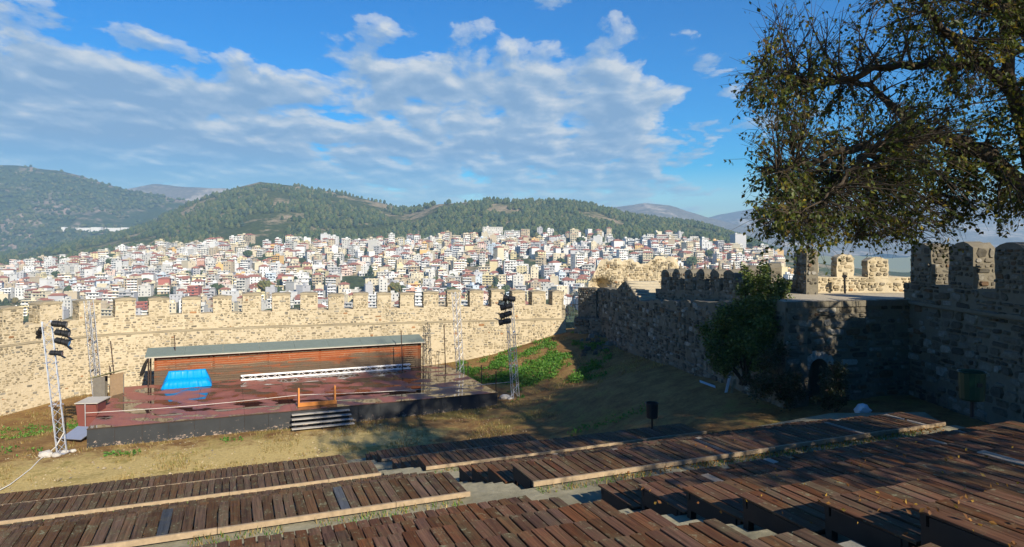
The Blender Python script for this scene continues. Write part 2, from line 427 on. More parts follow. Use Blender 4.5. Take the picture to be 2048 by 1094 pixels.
def ground_z(X, Y):
    X = np.asarray(X, float); Y = np.asarray(Y, float)
    d2 = (X[..., None] - CTRL[:, 0]) ** 2 + (Y[..., None] - CTRL[:, 1]) ** 2
    w = np.exp(-d2 / (2 * 2.6 ** 2)) + 1e-4 / (d2 + 4)
    z = (w * CTRL[:, 2]).sum(-1) / w.sum(-1)
    v = -X * SA + Y * CA; u = X * CA + Y * SA
    s = np.interp(v, SLOPE_V, SLOPE_Z)
    east = np.interp(v, [0, 14, 22, 30, 34], [20.5, 20.0, 17.6, 14.6, 13.5])
    inside = 1 / (1 + np.exp(np.clip((u - east) * 2.2, -30, 30))) * 1 / (1 + np.exp(np.clip((-11.5 - u) * 1.2, -30, 30)))
    zz = (s - 0.5) * inside + z * (1 - inside)          # under the seats the ground follows the terraces
    return np.where(v < 34, np.where(v > 31, zz * (34 - v) / 3 + z * (v - 31) / 3, zz), z)

def gz(x, y): return float(ground_z(np.array([x]), np.array([y]))[0])

def build_ground():
    xs = np.arange(-70, 34.01, 0.7); ys = np.arange(-25, 74.01, 0.7)
    XX, YY = np.meshgrid(xs, ys)
    ZZ = ground_z(XX, YY)
    for i in range(ZZ.shape[0]):
        for j in range(ZZ.shape[1]):
            ZZ[i, j] += 0.07 * mnoise.noise((XX[i, j] * 0.6, YY[i, j] * 0.6, 0.3)) + 0.03 * mnoise.noise((XX[i, j] * 1.9, YY[i, j] * 1.9, 4.3))
    mb = MB(); nx = len(xs); ny = len(ys)
    mb.v = list(zip(XX.ravel().tolist(), YY.ravel().tolist(), ZZ.ravel().tolist())); mb.c = [(0, 0, 0)] * len(mb.v)
    mb.f = [(i * nx + j, i * nx + j + 1, (i + 1) * nx + j + 1, (i + 1) * nx + j) for i in range(ny - 1) for j in range(nx - 1)]
    o = mb.build('courtyard_ground', M['ground'], smooth=True)
    tag(o, 'bare yellow earth and dry grass of the fortress courtyard', kind='structure')
build_ground()

# ------------------------------------------------------------------ masonry
PAL_WARM = [((0.31, 0.26, 0.17), 6), ((0.39, 0.33, 0.22), 7), ((0.235, 0.20, 0.14), 5), ((0.18, 0.165, 0.13), 3.5), ((0.45, 0.385, 0.265), 7), ((0.30, 0.165, 0.08), 0.5), ((0.27, 0.255, 0.215), 2)]
PAL_OLD_SHADE = [((0.115, 0.103, 0.08), 5), ((0.155, 0.14, 0.112), 6), ((0.20, 0.188, 0.158), 4), ((0.082, 0.076, 0.063), 4), ((0.30, 0.285, 0.25), 1.5), ((0.15, 0.097, 0.06), 1)]  # old grey stone tones, darkened further to deepen the shade on the ramparts
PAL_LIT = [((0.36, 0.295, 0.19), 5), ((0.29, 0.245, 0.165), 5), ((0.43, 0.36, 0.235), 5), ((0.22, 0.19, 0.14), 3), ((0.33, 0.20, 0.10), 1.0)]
def pick(pal):
    t = U(0, sum(w for _, w in pal))
    for c, w in pal:
        t -= w
        if t <= 0: break
    k = U(0.82, 1.15)
    return tuple(min(0.8, x * k) for x in c)

class Masonry:
    """Rough coursed stones over wall faces; the largest become single stones, the others one joined mass."""
    def __init__(s, pal): s.stones = []; s.pal = pal
    def face(s, fn, s0, s1, z0, z1, hc=(0.12, 0.25), lc=(0.2, 0.6), gap=0.05, proud=0.035, skip=0.1, keep=None, weight=1.0, block=(1.0, 2.4)):
        b0 = s0
        while b0 < s1 - 0.02:                       # short runs whose courses do not line up
            b1 = b0 + U(*block)
            if s1 - b1 < 0.5: b1 = s1
            z = z0 + U(-0.1, 0.06)
            while z < z1 - 0.07:
                h = min(U(*hc) * (1.35 if R() < 0.12 else 1), z1 - z)
                if z1 - (z + h) < 0.08: h = z1 - z
                x = b0 + U(-0.25, 0.03)
                while x < b1:
                    l = U(*lc) * (1.25 if R() < 0.12 else 1) * min(1.5, max(0.7, h / 0.18))
                    a = max(x, s0 + 0.012, b0 - 0.1); b = min(x + l, s1 - 0.012, b1 + 0.1)
                    x += l + U(0.4, 1.3) * gap
                    if b - a < 0.08 or R() < skip + 0.5 * max(0, mnoise.noise((a * 0.35, z * 0.5, s0 * 0.1 + z0))): continue
                    zz0 = max(z, z0) + gap * U(0.2, 0.7); zz1 = z + h - gap * U(0.2, 0.7)
                    if zz1 - zz0 < 0.045: continue
                    if keep is not None and not keep((a + b) / 2, (zz0 + zz1) / 2, a, b, zz1): continue
                    H = zz1 - zz0; e = min(0.3 * H, 0.3 * (b - a)); j = 0.14 * H
                    J = lambda: U(-j, j)
                    c = [(a, zz0 + H * U(0.3, 0.7)), (a + e * U(0.3, 1.3), zz0 + J()), (b - e * U(0.3, 1.3), zz0 + J()), (b, zz0 + H * U(0.3, 0.7)), (b - e * U(0.3, 1.3), zz1 + J()), (a + e * U(0.3, 1.3), zz1 + J())]
                    m = ((a + b) / 2, (zz0 + zz1) / 2); k = 1 - min(0.3, 0.03 / H * 2)
                    pr = proud * U(0.3, 1.6)
                    vs_ = [fn(q[0], q[1], -0.03) for q in c] + [fn(m[0] + (q[0] - m[0]) * k, m[1] + (q[1] - m[1]) * k, pr + U(-0.3, 0.3) * proud) for q in c]
                    s.stones.append(((b - a) * H * weight, vs_, pick(s.pal)))
                z += h
            b0 = b1
    FACES = [(i, (i + 1) % 6, 6 + (i + 1) % 6, 6 + i) for i in range(6)] + [(6, 7, 8, 9, 10, 11)]
    def finish(s, parent, mat, singles=300):
        s.stones.sort(key=lambda q: -q[0])
        for a, vs_, c in s.stones[:singles]:
            MB().add(vs_, s.FACES, 0, c).build('stone', mat, parent, color=True)
        mb = MB()
        for a, vs_, c in s.stones[singles:]: mb.add(vs_, s.FACES, 0, c)
        o = mb.build('rubble_stonework', mat, parent, color=True); o['kind'] = 'stuff'
        return o

def rough_box(mb, fn, s0, s1, z0, z1, t0, t1, ns=4, nz=4, jit=0.04, top=None, mat=0, col=(0.4, 0.35, 0.25)):
    """A block of wall with an uneven skin: fn(s, z, depth); t0 is its face and t1 its back."""
    vs_ = []; idx = {}; fs = []
    def vid(i, k, side):
        key = (i, k, side)
        if key not in idx:
            s = s0 + (s1 - s0) * i / ns
            zt = z1 if top is None else top(s)
            z = z0 + (zt - z0) * k / nz
            t = t0 if side == 0 else t1
            j = jit if 0 < k else 0
            idx[key] = len(vs_); vs_.append(fn(s + U(-j, j) * (0.6 if 0 < i < ns else 0.5), z + U(-j, j) * (1 if k else 0), t + U(-j, j) * 0.5))
        return idx[key]
    for i in range(ns):
        for k in range(nz):
            fs.append((vid(i, k, 0), vid(i + 1, k, 0), vid(i + 1, k + 1, 0), vid(i, k + 1, 0)))
            fs.append((vid(i + 1, k, 1), vid(i, k, 1), vid(i, k + 1, 1), vid(i + 1, k + 1, 1)))
        fs.append((vid(i, nz, 0), vid(i + 1, nz, 0), vid(i + 1, nz, 1), vid(i, nz, 1)))
    for k in range(nz):
        fs.append((vid(0, k, 1), vid(0, k, 0), vid(0, k + 1, 0), vid(0, k + 1, 1)))
        fs.append((vid(ns, k, 0), vid(ns, k, 1), vid(ns, k + 1, 1), vid(ns, k + 1, 0)))
    return mb.add(vs_, fs, mat, col)

# ------------------------------------------------------------------ the sunlit curtain wall behind the stage
class Path:
    def __init__(s, pts, step=0.4):
        P = [Vector((*p, 0)) for p in pts]; P = [P[0] * 2 - P[1]] + P + [P[-1] * 2 - P[-2]]
        out = []
        for i in range(1, len(P) - 2):
            n = max(2, int((P[i + 1] - P[i]).length / step))
            for k in range(n):
                t = k / n; a, b, c, d = P[i - 1:i + 3]
                out.append(0.5 * ((2 * b) + (c - a) * t + (2 * a - 5 * b + 4 * c - d) * t * t + (3 * b - a - 3 * c + d) * t ** 3))
        out.append(P[-2])
        s.p = out; s.L = [0.0]
        for a, b in zip(out, out[1:]): s.L.append(s.L[-1] + (b - a).length)
        s.len = s.L[-1]
        s.px = np.array([q.x for q in out]); s.py = np.array([q.y for q in out]); s.La = np.array(s.L)
    def pt(s, d): return Vector((float(np.interp(d, s.La, s.px)), float(np.interp(d, s.La, s.py)), 0))
    def nrm(s, d):
        t = s.pt(min(d + 0.5, s.len)) - s.pt(max(d - 0.5, 0)); t.normalize()
        return Vector((t.y, -t.x, 0))
    def fn(s, off=0.0):
        def f(d, z, depth):
            q = s.pt(d) + s.nrm(d) * (depth + off); q.z = z
            return q
        return f
    def find(s, x):      # where the line of sight at photo column x crosses the path
        return float(np.interp(x, 1024 + F * s.px / s.py, s.La))

def curtain_wall():
    path = Path([(-37.5, 26), (-35.6, 34), (-33.0, 43.2), (-29.3, 49.2), (-20.6, 53.7), (-9, 57.0), (3.3, 59.8), (4.75, 60.1)])
    root = empty('curtain_wall', (-20, 54, 0), 'long sunlit stone curtain wall with square merlons curving behind the stage', 'wall')
    f = path.fn(); fu = path.fn(-0.28)
    Z_LEDGE = 3.97; Z_SILL = 5.2; Z_TOP = 6.55
    mb = MB(); n = 90
    rough_box(mb, f, 0, path.len, -1.6, Z_LEDGE, 0, -2.2, n, 10, 0.05)
    mb.build('lower_wall', M['mortar'], root)
    mb = MB(); rough_box(mb, fu, 0, path.len, Z_LEDGE - 0.1, Z_SILL, 0, -1.4, n, 4, 0.04); mb.build('parapet', M['mortar'], root)
    # sloping ledge between the two
    mb = MB()
    rough_box(mb, path.fn(0.06), 0, path.len, Z_LEDGE - 0.02, Z_LEDGE + 0.09, 0, -0.36, n, 2, 0.035); mb.build('ledge', M['ledge'], root)
    gaps_px = [(-85, -52), (-18, 12), (52, 85), (128, 161), (203, 232), (272, 298), (339, 364), (401, 426), (463, 485), (522, 544), (580, 601), (635, 657), (688, 707), (737, 755), (783, 801), (829, 848), (878, 896), (923, 941), (968, 984), (1010, 1026), (1052, 1066), (1093, 1107)]
    g = [(path.find(a), path.find(b)) for a, b in gaps_px]
    edges = [(g[i][1], g[i + 1][0]) for i in range(len(g) - 1)] + [(g[-1][1], path.find(1129))]
    pre = g[0][0]
    while pre > 2: edges.insert(0, (pre - 1.4, pre)); pre -= 2.2
    mas = Masonry(PAL_WARM)
    for a, b in edges:
        m = rough_box(MB(), fu, a, b, Z_SILL - 0.04, (top := Z_TOP + U(-0.2, 0.06)), 0.0, -1.35, 4, 5, 0.045).build('merlon', M['mortar'], root)
        cap = MB()
        mid = (a + b) / 2
        rough_box(cap, fu, a - 0.03, b + 0.03, top - 0.08, top + 0.12, 0.05, -1.4, 6, 2, 0.03, top=lambda s: top + U(0.0, 0.05) + 0.07 * (1 - abs((s - mid) / ((b - a) / 2 + 0.03)) ** 3))
        c = cap.build('coping', M['ledge'], m)
        mas.face(fu, a, b, Z_SILL, top - 0.1, (0.09, 0.2), (0.16, 0.46), 0.045, 0.03, 0.16)
        # the flank of each merlon seen through the gap
        tdir = (path.pt(a + 0.2) - path.pt(a)).normalized(); nn = path.nrm(a); pa = path.pt(a)
        mas.face(lambda s, z, d, pa=pa, nn=nn, td=tdir: Vector((*(pa + nn * (-0.28 - s) - td * d)[:2], z)), 0, 1.35, Z_SILL, Z_TOP - 0.1)
    holes = [(path.find(x), z) for x, z in ((60, 3.2), (330, 1.6), (525, 3.0), (700, 2.2), (960, 2.6), (40, 1.4))]
    mas.face(f, 4, path.len, -0.9, Z_LEDGE - 0.06, (0.09, 0.2), (0.16, 0.46), 0.045, 0.03, 0.16)
    mas.face(fu, 4, path.len, Z_LEDGE + 0.1, Z_SILL - 0.02, (0.09, 0.2), (0.16, 0.46), 0.045, 0.03, 0.16)
    mas.finish(root, M['stone'])
    return path
WALL = curtain_wall()

# ------------------------------------------------------------------ the shaded ramparts on the right
def line_fn(p, q):
    """A straight face from p to q (plan); depth is positive to the left of the direction p to q."""
    p = Vector((*p, 0)); q = Vector((*q, 0)); t = (q - p).normalized(); n = Vector((-t.y, t.x, 0)); L = (q - p).length
    def f(s, z, d):
        r = p + t * s + n * d; r.z = z
        return r
    return f, L

def merlon_block(root, mas, f, a, b, z0, z1, thick, spike=False, gable=0.16, mat='mortar_old_shade'):
    mid = (a + b) / 2; hw = (b - a) / 2
    m = rough_box(MB(), f, a, b, z0, z1, 0, -thick, 5, 6, 0.05, top=lambda s: z1 - gable * 1.6 + gable * 2 * (1 - abs((s - mid) / hw) ** 2.5)).build('merlon', M[mat], root)
    mas.face(f, a + 0.02, b - 0.02, z0, z1 - gable * 1.4, (0.12, 0.22), (0.2, 0.5), 0.03, 0.045, 0.05)
    for s_end, sg in ((a, -1), (b, 1)):
        mas.face(lambda s, z, d, se=s_end, sg=sg: f(se + sg * d, z, -s), 0.03, thick - 0.03, z0, z1 - gable * 1.6, (0.12, 0.22), (0.18, 0.42), 0.03, 0.045, 0.05)
    if spike:
        MB().tube([f(mid, z1 - 0.05, -thick / 2), f(mid + 0.02, z1 + 0.22, -thick / 2), f(mid + 0.05, z1 + 0.45, -thick / 2)], [0.13, 0.07, 0.02], 5).build('pinnacle_stone', M['mortar_old_shade'], m)
    return m

def ramparts():
    # --- wall running towards the camera, its inner face in shade
    f, L = line_fn((11.2, 28.0), (7.2, 57.5))
    root = empty('rampart_wall', (9.5, 42, 3), 'shaded rubble rampart wall with merlons running back behind the shrub', 'wall')
    mas = Masonry(PAL_OLD_SHADE)
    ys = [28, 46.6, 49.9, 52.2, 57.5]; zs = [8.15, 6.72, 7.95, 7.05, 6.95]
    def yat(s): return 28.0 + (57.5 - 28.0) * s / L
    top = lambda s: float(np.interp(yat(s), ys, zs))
    rough_box(MB(), f, 0, L, 1.0, 8, 0, -1.0, 60, 16, 0.07, top=top).build('wall_body', M['mortar_old_shade'], root)
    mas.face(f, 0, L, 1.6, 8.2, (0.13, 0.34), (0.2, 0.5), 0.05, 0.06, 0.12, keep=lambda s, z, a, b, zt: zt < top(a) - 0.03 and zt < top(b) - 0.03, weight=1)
    # wall walk and outer parapet
    fo, _ = line_fn((11.2 + 1.35, 28.0), (7.2 + 1.35, 57.5))
    walk = MB(); walk.add([f(0, 8.1, -0.9), f(L * 0.63, 6.72, -0.9), fo(L * 0.63, 6.72, 0.1), fo(0, 8.1, 0.1)], [(0, 1, 2, 3)])
    walk.build('wall_walk', M['paving'], root)
    zpar = lambda s: float(np.interp(yat(s), [28, 36, 45.3, 50], [8.75, 8.1, 7.5, 7.4]))
    s_of = lambda y: (y - 28.0) / 29.5 * L
    s0 = s_of(34.6); s1 = s_of(47.2)
    rough_box(MB(), fo, s0, s1, 5.5, 8, 0, -0.6, 24, 5, 0.05, top=zpar).build('parapet', M['mortar_old_shade'], root)
    mas.face(fo, s0, s1, 6.6, 8.2, (0.13, 0.24), (0.2, 0.5), 0.04, 0.04, 0.1, keep=lambda s, z, a, b, zt: zt < min(zpar(a), zpar(b)) - 0.02 and zt > top(s))
    for yn_, yf in ((44.67, 46.15), (42.85, 44.1), (40.85, 42.1), (39.1, 40.3), (37.2, 38.4), (35.45, 36.7)):
        a, b = s_of(yn_), s_of(yf)
        zb = zpar((a + b) / 2); zt = float(np.interp(yn_, [35.5, 45], [9.18, 8.85]))
        merlon_block(root, mas, fo, a, b, zb - 0.1, zt, 0.6, True, 0.12)
    # stair flank behind the gable: lit slope
    st = MB()
    for k in range(7):
        y0 = 49.9 - k * 0.47; z1 = 7.85 - k * 0.17
        st.add([], [])
        st.box(8.3 + (49.9 - y0) * 0.13 + 0.05, 10.6, y0 - 0.5, y0 + 0.2, 5.2, z1)
    st.build('stair', M['paving'], root)
    mas.finish(root, M['stone_old_shade'])

    # --- ruined bastion in the corner, in the sun
    root = empty('ruined_bastion', (10.5, 62, 3), 'broken sunlit stone bastion with dark hollow where the walls meet', 'ruin')
    prof_x = [6.7, 7.1, 7.9, 8.6, 10.2, 11.3, 11.9, 12.6, 13.6, 14.6, 15.2, 15.6]; prof_z = [6.2, 7.3, 9.0, 9.25, 9.2, 9.05, 8.6, 9.35, 9.5, 9.35, 8.4, 6.5]
    fb, Lb = line_fn((15.9, 61.0), (6.7, 61.6))
    xat = lambda s: 15.9 - s * (15.9 - 6.7) / Lb
    topb = lambda s: float(np.interp(xat(s), prof_x, prof_z)) + 0.12 * math.sin(s * 5.1) + 0.08 * math.sin(s * 11.3)
    mb = MB(); nsx = 40; nzz = 14; vs_ = []
    def skin(s, z, t):
        x = xat(s); bulge = 0.30 * mnoise.noise((x * 0.55, z * 0.7, 2.2)) + 0.12 * mnoise.noise((x * 1.7, z * 1.9, 5.0))
        hol = math.exp(-(((x - 8.15) / 0.75) ** 2 + ((z - 6.75) / 0.6) ** 2) * 1.1)
        return bulge - 1.9 * hol
    for i in range(nsx + 1):
        s = Lb * i / nsx
        for k in range(nzz + 1):
            z = 3.0 + (topb(s) - 3.0) * k / nzz
            vs_.append(fb(s, z, 0.0 + skin(s, z, 0) - (k / nzz) ** 3 * 0.25))
    off = len(vs_)
    for i in range(nsx + 1):
        s = Lb * i / nsx
        for k in (0, nzz):
            z = 3.0 + (topb(s) - 3.0) * k / nzz - (0.3 if k else 0)
            vs_.append(fb(s, z, -2.6))
    fs = []
    for i in range(nsx):
        for k in range(nzz):
            a = i * (nzz + 1) + k; fs.append((a, a + nzz + 1, a + nzz + 2, a + 1))
        fs.append((i * (nzz + 1) + nzz, (i + 1) * (nzz + 1) + nzz, off + (i + 1) * 2 + 1, off + i * 2 + 1))
        fs.append((off + i * 2 + 1, off + (i + 1) * 2 + 1, off + (i + 1) * 2, off + i * 2))
    for i in (0, nsx):
        for k in range(nzz):
            pass
        fs.append(tuple([i * (nzz + 1) + k for k in range(nzz + 1)] + [off + i * 2 + 1, off + i * 2]))
    mb.add(vs_, fs); mb.build('bastion_core', M['mortar'], root)
    masb = Masonry(PAL_LIT)
    masb.face(lambda s, z, d: fb(s, z, d + skin(s, z, 0) - ((z - 3) / max(0.5, topb(s) - 3)) ** 3 * 0.25), 0.1, Lb - 0.1, 4.6, 9.6, (0.12, 0.22), (0.2, 0.5), 0.03, 0.06, 0.12, keep=lambda s, z, a, b, zt: zt < min(topb(a), topb(b)) - 0.05)
    masb.finish(root, M['stone'], 200)

    # --- pier and low block beside the gate
    root = empty('gate_pier', (6.4, 58.2, 3), 'dark square stone pier beside the iron gate in the far corner', 'pier')
    mas = Masonry(PAL_OLD_SHADE)
    fp, Lp = line_fn((7.05, 57.2), (5.7, 58.9))
    rough_box(MB(), fp, 0, Lp, 2.2, 6.85, 0, -1.2, 5, 8, 0.04).build('pier_body', M['mortar_old_shade'], root)
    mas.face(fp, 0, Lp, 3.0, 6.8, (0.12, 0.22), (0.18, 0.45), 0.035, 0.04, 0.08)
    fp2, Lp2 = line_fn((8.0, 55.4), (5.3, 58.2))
    rough_box(MB(), fp2, 0, Lp2, 2.2, 4.35, 0, -1.2, 8, 5, 0.12).build('plinth', M['mortar_old_shade'], root)
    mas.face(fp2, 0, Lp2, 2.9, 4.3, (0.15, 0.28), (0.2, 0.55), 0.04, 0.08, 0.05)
    mas.finish(root, M['stone_old_shade'], 120)

    # --- gate tower: arched face, platform, sunlit back parapet and the near wall with tall merlons
    root = empty('gate_tower', (14, 29, 4), 'dark rubble tower with paved platform and an arched doorway near the shrub', 'tower')
    mas = Masonry(PAL_OLD_SHADE)
    fc, Lc = line_fn((17.0, 29.2), (11.2, 28.0))
    AX = 4.38; AW = 0.44; ASP = 5.35       # arch centre along the face, half width, springing height
    def inarch(s, z): return abs(s - AX) < AW and (z < ASP or (s - AX) ** 2 + (z - ASP) ** 2 < AW ** 2)
    for a, b, z0, z1 in ((0, AX - AW, 2.5, 8.12), (AX + AW, Lc, 2.5, 8.12)):
        rough_box(MB(), fc, a, b, z0, z1, 0, -1.0, max(3, int((b - a) / 0.5)), 12, 0.03).build('wall_body', M['mortar_old_shade'], root)
    ab = MB(); K = 12; pts = [(AX + AW * math.cos(math.pi * k / K), ASP + AW * math.sin(math.pi * k / K)) for k in range(K + 1)]
    for (s0, z0), (s1, z1) in zip(pts, pts[1:]):
        q = [fc(s0, z0, 0), fc(s1, z1, 0), fc(s1, 8.12, 0), fc(s0, 8.12, 0), fc(s0, z0, -1.0), fc(s1, z1, -1.0), fc(s1, 8.12, -1.0), fc(s0, 8.12, -1.0)]
        ab.add(q, [(0, 1, 2, 3), (5, 4, 7, 6), (0, 4, 5, 1), (3, 2, 6, 7)])
    ab.build('arch_wall', M['mortar_old_shade'], root)
    for k in range(11):
        t0 = math.pi * (k + 0.06) / 11; t1 = math.pi * (k + 0.94) / 11; r0 = AW + 0.005; r1 = AW + U(0.26, 0.36)
        pp = [(AX + r * math.cos(t), ASP + r * math.sin(t)) for r, t in ((r0, t0), (r0, t1), (r1, t1), (r1, t0))]
        MB().add([fc(s, z, -0.05) for s, z in pp] + [fc(s, z, 0.055) for s, z in pp], [(4, 5, 6, 7), (0, 1, 5, 4), (1, 2, 6, 5), (2, 3, 7, 6), (3, 0, 4, 7)], 0, (0.38, 0.36, 0.33)).build('voussoir', M['stone_old_shade'], root, color=True)
    bk = MB(); bk.obox(fc(AX, 4.6, -1.6), (fc(1, 0, 0) - fc(0, 0, 0)) * 1.2, (fc(0, 0, 1) - fc(0, 0, 0)) * 0.5, (0, 0, 2.2)); bk.build('passage_back', M['mortar_old_shade'], root)
    mas.face(fc, 0, Lc, 3.2, 7.95, (0.12, 0.36), (0.2, 0.6), 0.045, 0.06, 0.1, keep=lambda s, z, a, b, zt: not (abs(s - AX) < AW + 0.25 and z < ASP) and not ((s - AX) ** 2 + (z - ASP) ** 2 < (AW + 0.36) ** 2))
    # coping of upright slabs on the platform edge
    for k in range(30):
        a = Lc * k / 30; b = Lc * (k + 1) / 30 - 0.012
        q = MB(); rough_box(q, fc, a, b, 7.93, 8.16 + U(-0.015, 0.02), 0.09 + U(-0.02, 0.02), -0.4, 1, 1, 0.012); q.build('edge_slab', M['mortar_old_shade'], root)
    pl = MB(); pl.add([(11.2, 28.05, 8.17), (17.0, 29.25, 8.17), (20.0, 29.25, 8.17), (20.0, 34.2, 8.17), (13.0, 34.6, 8.17), (11.0, 33.0, 8.14)], [(0, 1, 2, 3, 4, 5)])
    pl.build('platform_paving', M['paving'], root)
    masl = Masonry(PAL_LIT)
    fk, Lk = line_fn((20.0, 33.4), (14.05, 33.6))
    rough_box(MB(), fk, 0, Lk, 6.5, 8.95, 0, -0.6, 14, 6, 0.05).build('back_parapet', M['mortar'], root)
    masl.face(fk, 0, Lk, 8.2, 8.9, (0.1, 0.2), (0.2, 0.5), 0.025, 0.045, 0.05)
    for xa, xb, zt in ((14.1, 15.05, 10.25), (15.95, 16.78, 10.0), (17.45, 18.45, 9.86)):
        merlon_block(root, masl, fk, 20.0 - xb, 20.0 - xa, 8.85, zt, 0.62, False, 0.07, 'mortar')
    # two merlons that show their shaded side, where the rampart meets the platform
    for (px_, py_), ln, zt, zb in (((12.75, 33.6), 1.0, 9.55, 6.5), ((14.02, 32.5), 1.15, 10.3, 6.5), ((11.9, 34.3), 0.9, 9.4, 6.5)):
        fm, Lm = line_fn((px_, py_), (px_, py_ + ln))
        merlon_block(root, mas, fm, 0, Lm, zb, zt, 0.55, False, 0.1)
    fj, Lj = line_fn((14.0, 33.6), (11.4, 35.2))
    rough_box(MB(), fj, 0, Lj, 6, 8.75, 0, -0.5, 6, 4, 0.05).build('back_parapet', M['mortar_old_shade'], root)
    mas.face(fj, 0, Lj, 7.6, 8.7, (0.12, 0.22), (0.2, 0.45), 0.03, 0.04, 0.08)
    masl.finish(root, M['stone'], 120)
    mas.finish(root, M['stone_old_shade'], 180)
    MB().tube([(16.05, 32.9, 8.15), (16.0, 32.85, 8.9), (15.98, 32.8, 9.0)], [0.05, 0.05, 0.13], 8).build('drain_post', M['black_metal'], root)

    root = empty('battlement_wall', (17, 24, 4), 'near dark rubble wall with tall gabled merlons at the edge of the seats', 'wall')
    mas = Masonry(PAL_OLD_SHADE)
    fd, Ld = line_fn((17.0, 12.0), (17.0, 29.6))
    rough_box(MB(), fd, 0, Ld, 2.5, 8.9, 0, -0.85, 34, 14, 0.04).build('wall_body', M['mortar_old_shade'], root)
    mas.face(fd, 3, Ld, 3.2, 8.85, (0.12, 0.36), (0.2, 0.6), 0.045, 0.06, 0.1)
    rough_box(MB(), line_fn((16.86, 12.0), (16.86, 29.1))[0], 0, Ld - 0.05, 8.0, 8.13, 0, -0.2, 30, 1, 0.03).build('ledge', M['mortar_old_shade'], root)
    for k in range(7):
        yb = 29.1 - 2.53 * k; ya = yb - 1.42
        merlon_block(root, mas, fd, ya - 12.0, yb - 12.0, 8.85, 10.55 + U(-0.12, 0.12), 0.82, False, 0.11)
    mas.finish(root, M['stone_old_shade'], 300)
ramparts()

def iron_gate():
    root = empty('iron_gate', (5.2, 59.6, 4.2), 'low iron grille gate at the right end of the sunlit wall', 'gate')
    a = at(1132, 632, 59.8); b = at(1157, 632, 59.2)
    fr = MB()
    for z in (0.08, 1.0, 1.75): fr.tube([a + Vector((0, 0, z)), b + Vector((0, 0, z))], 0.022, 5)
    fr.build('rail', M['rust'], root)
    for k in range(9):
        q = a.lerp(b, k / 8); MB().tube([q, q + Vector((0, 0, 1.85))], 0.018, 5).build('bar', M['rust'], root)
iron_gate()

# ------------------------------------------------------------------ seating: concrete terraces and plank tiers
ORD = ['first', 'second', 'third', 'fourth', 'fifth', 'sixth', 'seventh', 'eighth', 'ninth', 'tenth', 'eleventh', 'twelfth', 'thirteenth', 'fourteenth', 'fifteenth', 'sixteenth', 'seventeenth', 'eighteenth', 'nineteenth', 'twentieth', 'twenty-first', 'twenty-second', 'twenty-third', 'twenty-fourth']

def terraces():
    mb = MB(); EAST = {0: 13.6, 1: 17.0, 2: 19.1, 3: 19.6}
    for (g, i, vf, vn, d, last) in DECKS:
        z = CAM_Z - d - 0.46
        u0, u1 = (4.35, 6.15) if g < 3 else (5.2, 6.95)
        mb.ubox(-14, u0 + 0.3, vn - 0.02, vf + 0.02, z - 0.9, z); mb.ubox(u1 - 0.3, EAST[g] + 0.3, vn - 0.02, vf + 0.02, z - 0.9, z)
    ends = {}
    for (g, i, vf, vn, d, last) in DECKS: ends.setdefault(g, []).append((vf, vn, d))
    # walkways behind each group's edge timber
    for g in range(3):
        vn = ends[g][-1][1]; d = ends[g][-1][2]; vfar_next = ends[g + 1][0][0]
        mb.ubox(-14, EAST[g + 1], vfar_next + 0.02, vn - 0.02, CAM_Z - d - 1.4, CAM_Z - d - 0.13)
    mb.ubox(-8.5, 13.6, 33.22, 33.7, -0.7, 0.05)
    mb.ubox(-14, 16, -6, 2.52, 7.0, 8.1)
    o = mb.build('terrace', M['concrete']); tag(o, 'mossy grey concrete terraces under the plank seating', kind='structure')
    # the stepped aisle, each step a slab of its own
    for (g, i, vf, vn, d, last) in DECKS:
        u0, u1 = (4.62, 5.88) if g < 3 else (5.45, 6.65)
        for h in (0, 1):
            v0 = vn + (vf - vn) * (1 - h) / 2; v1 = vn + (vf - vn) * (2 - h) / 2
            z = CAM_Z - d - 0.40 + 0.19 * h
            s = MB(); rough_box(s, lambda a, zz, b: uv(a, b, zz), u0, u1, z - 0.6, z, v0, v1 - 0.005, 6, 2, 0.012)
            s.build('step', M['gravel'] if g == 3 and i > 3 else M['concrete'], o)
terraces()

PLANK_MESH = []
def plank_meshes():
    for k in range(8):
        w = 0.0885 + 0.003 * U(-1, 1); l = 0.5; t = 0.034; c = 0.006
        b0 = U(-0.004, 0.004); tw = U(-0.006, 0.006)
        top = [(-w + c, -l, t + tw), (w - c, -l, t - tw), (w - c, l, t - tw + b0), (-w + c, l, t + tw + b0)]
        mid = [(-w, -l, t - c + tw), (w, -l, t - c - tw), (w, l, t - c - tw + b0), (-w, l, t - c + tw + b0)]
        low = [(-w, -l, 0), (w, -l, 0), (w, l, 0), (-w, l, 0)]
        me = bpy.data.meshes.new('plank')
        f = [(0, 1, 2, 3), (11, 10, 9, 8)]
        for i in range(4):
            j = (i + 1) % 4
            f += [(4 + i, 4 + j, j, i), (8 + i, 8 + j, 4 + j, 4 + i)]
        me.from_pydata(top + mid + low, [], f); me.materials.append(M['plank']); me.update()
        PLANK_MESH.append(me)
plank_meshes()

def plank(parent, u, v, z, L, mat, dz=0.0, rot=0.0):
    o = bpy.data.objects.new('plank', random.choice(PLANK_MESH))
    o.location = uv(u, v, z + dz); o.rotation_euler = (U(-0.006, 0.006), U(-0.012, 0.012), ANG + rot + (math.pi if R() < 0.5 else 0)); o.scale = (1, L, 1)
    if mat != 'plank':
        o.material_slots  # per-object material
    C.objects.link(o); o.parent = parent; o.matrix_parent_inverse = parent.matrix_basis.inverted()
    if mat != 'plank':
        o.material_slots[0].link = 'OBJECT'; o.material_slots[0].material = M[mat]
    return o

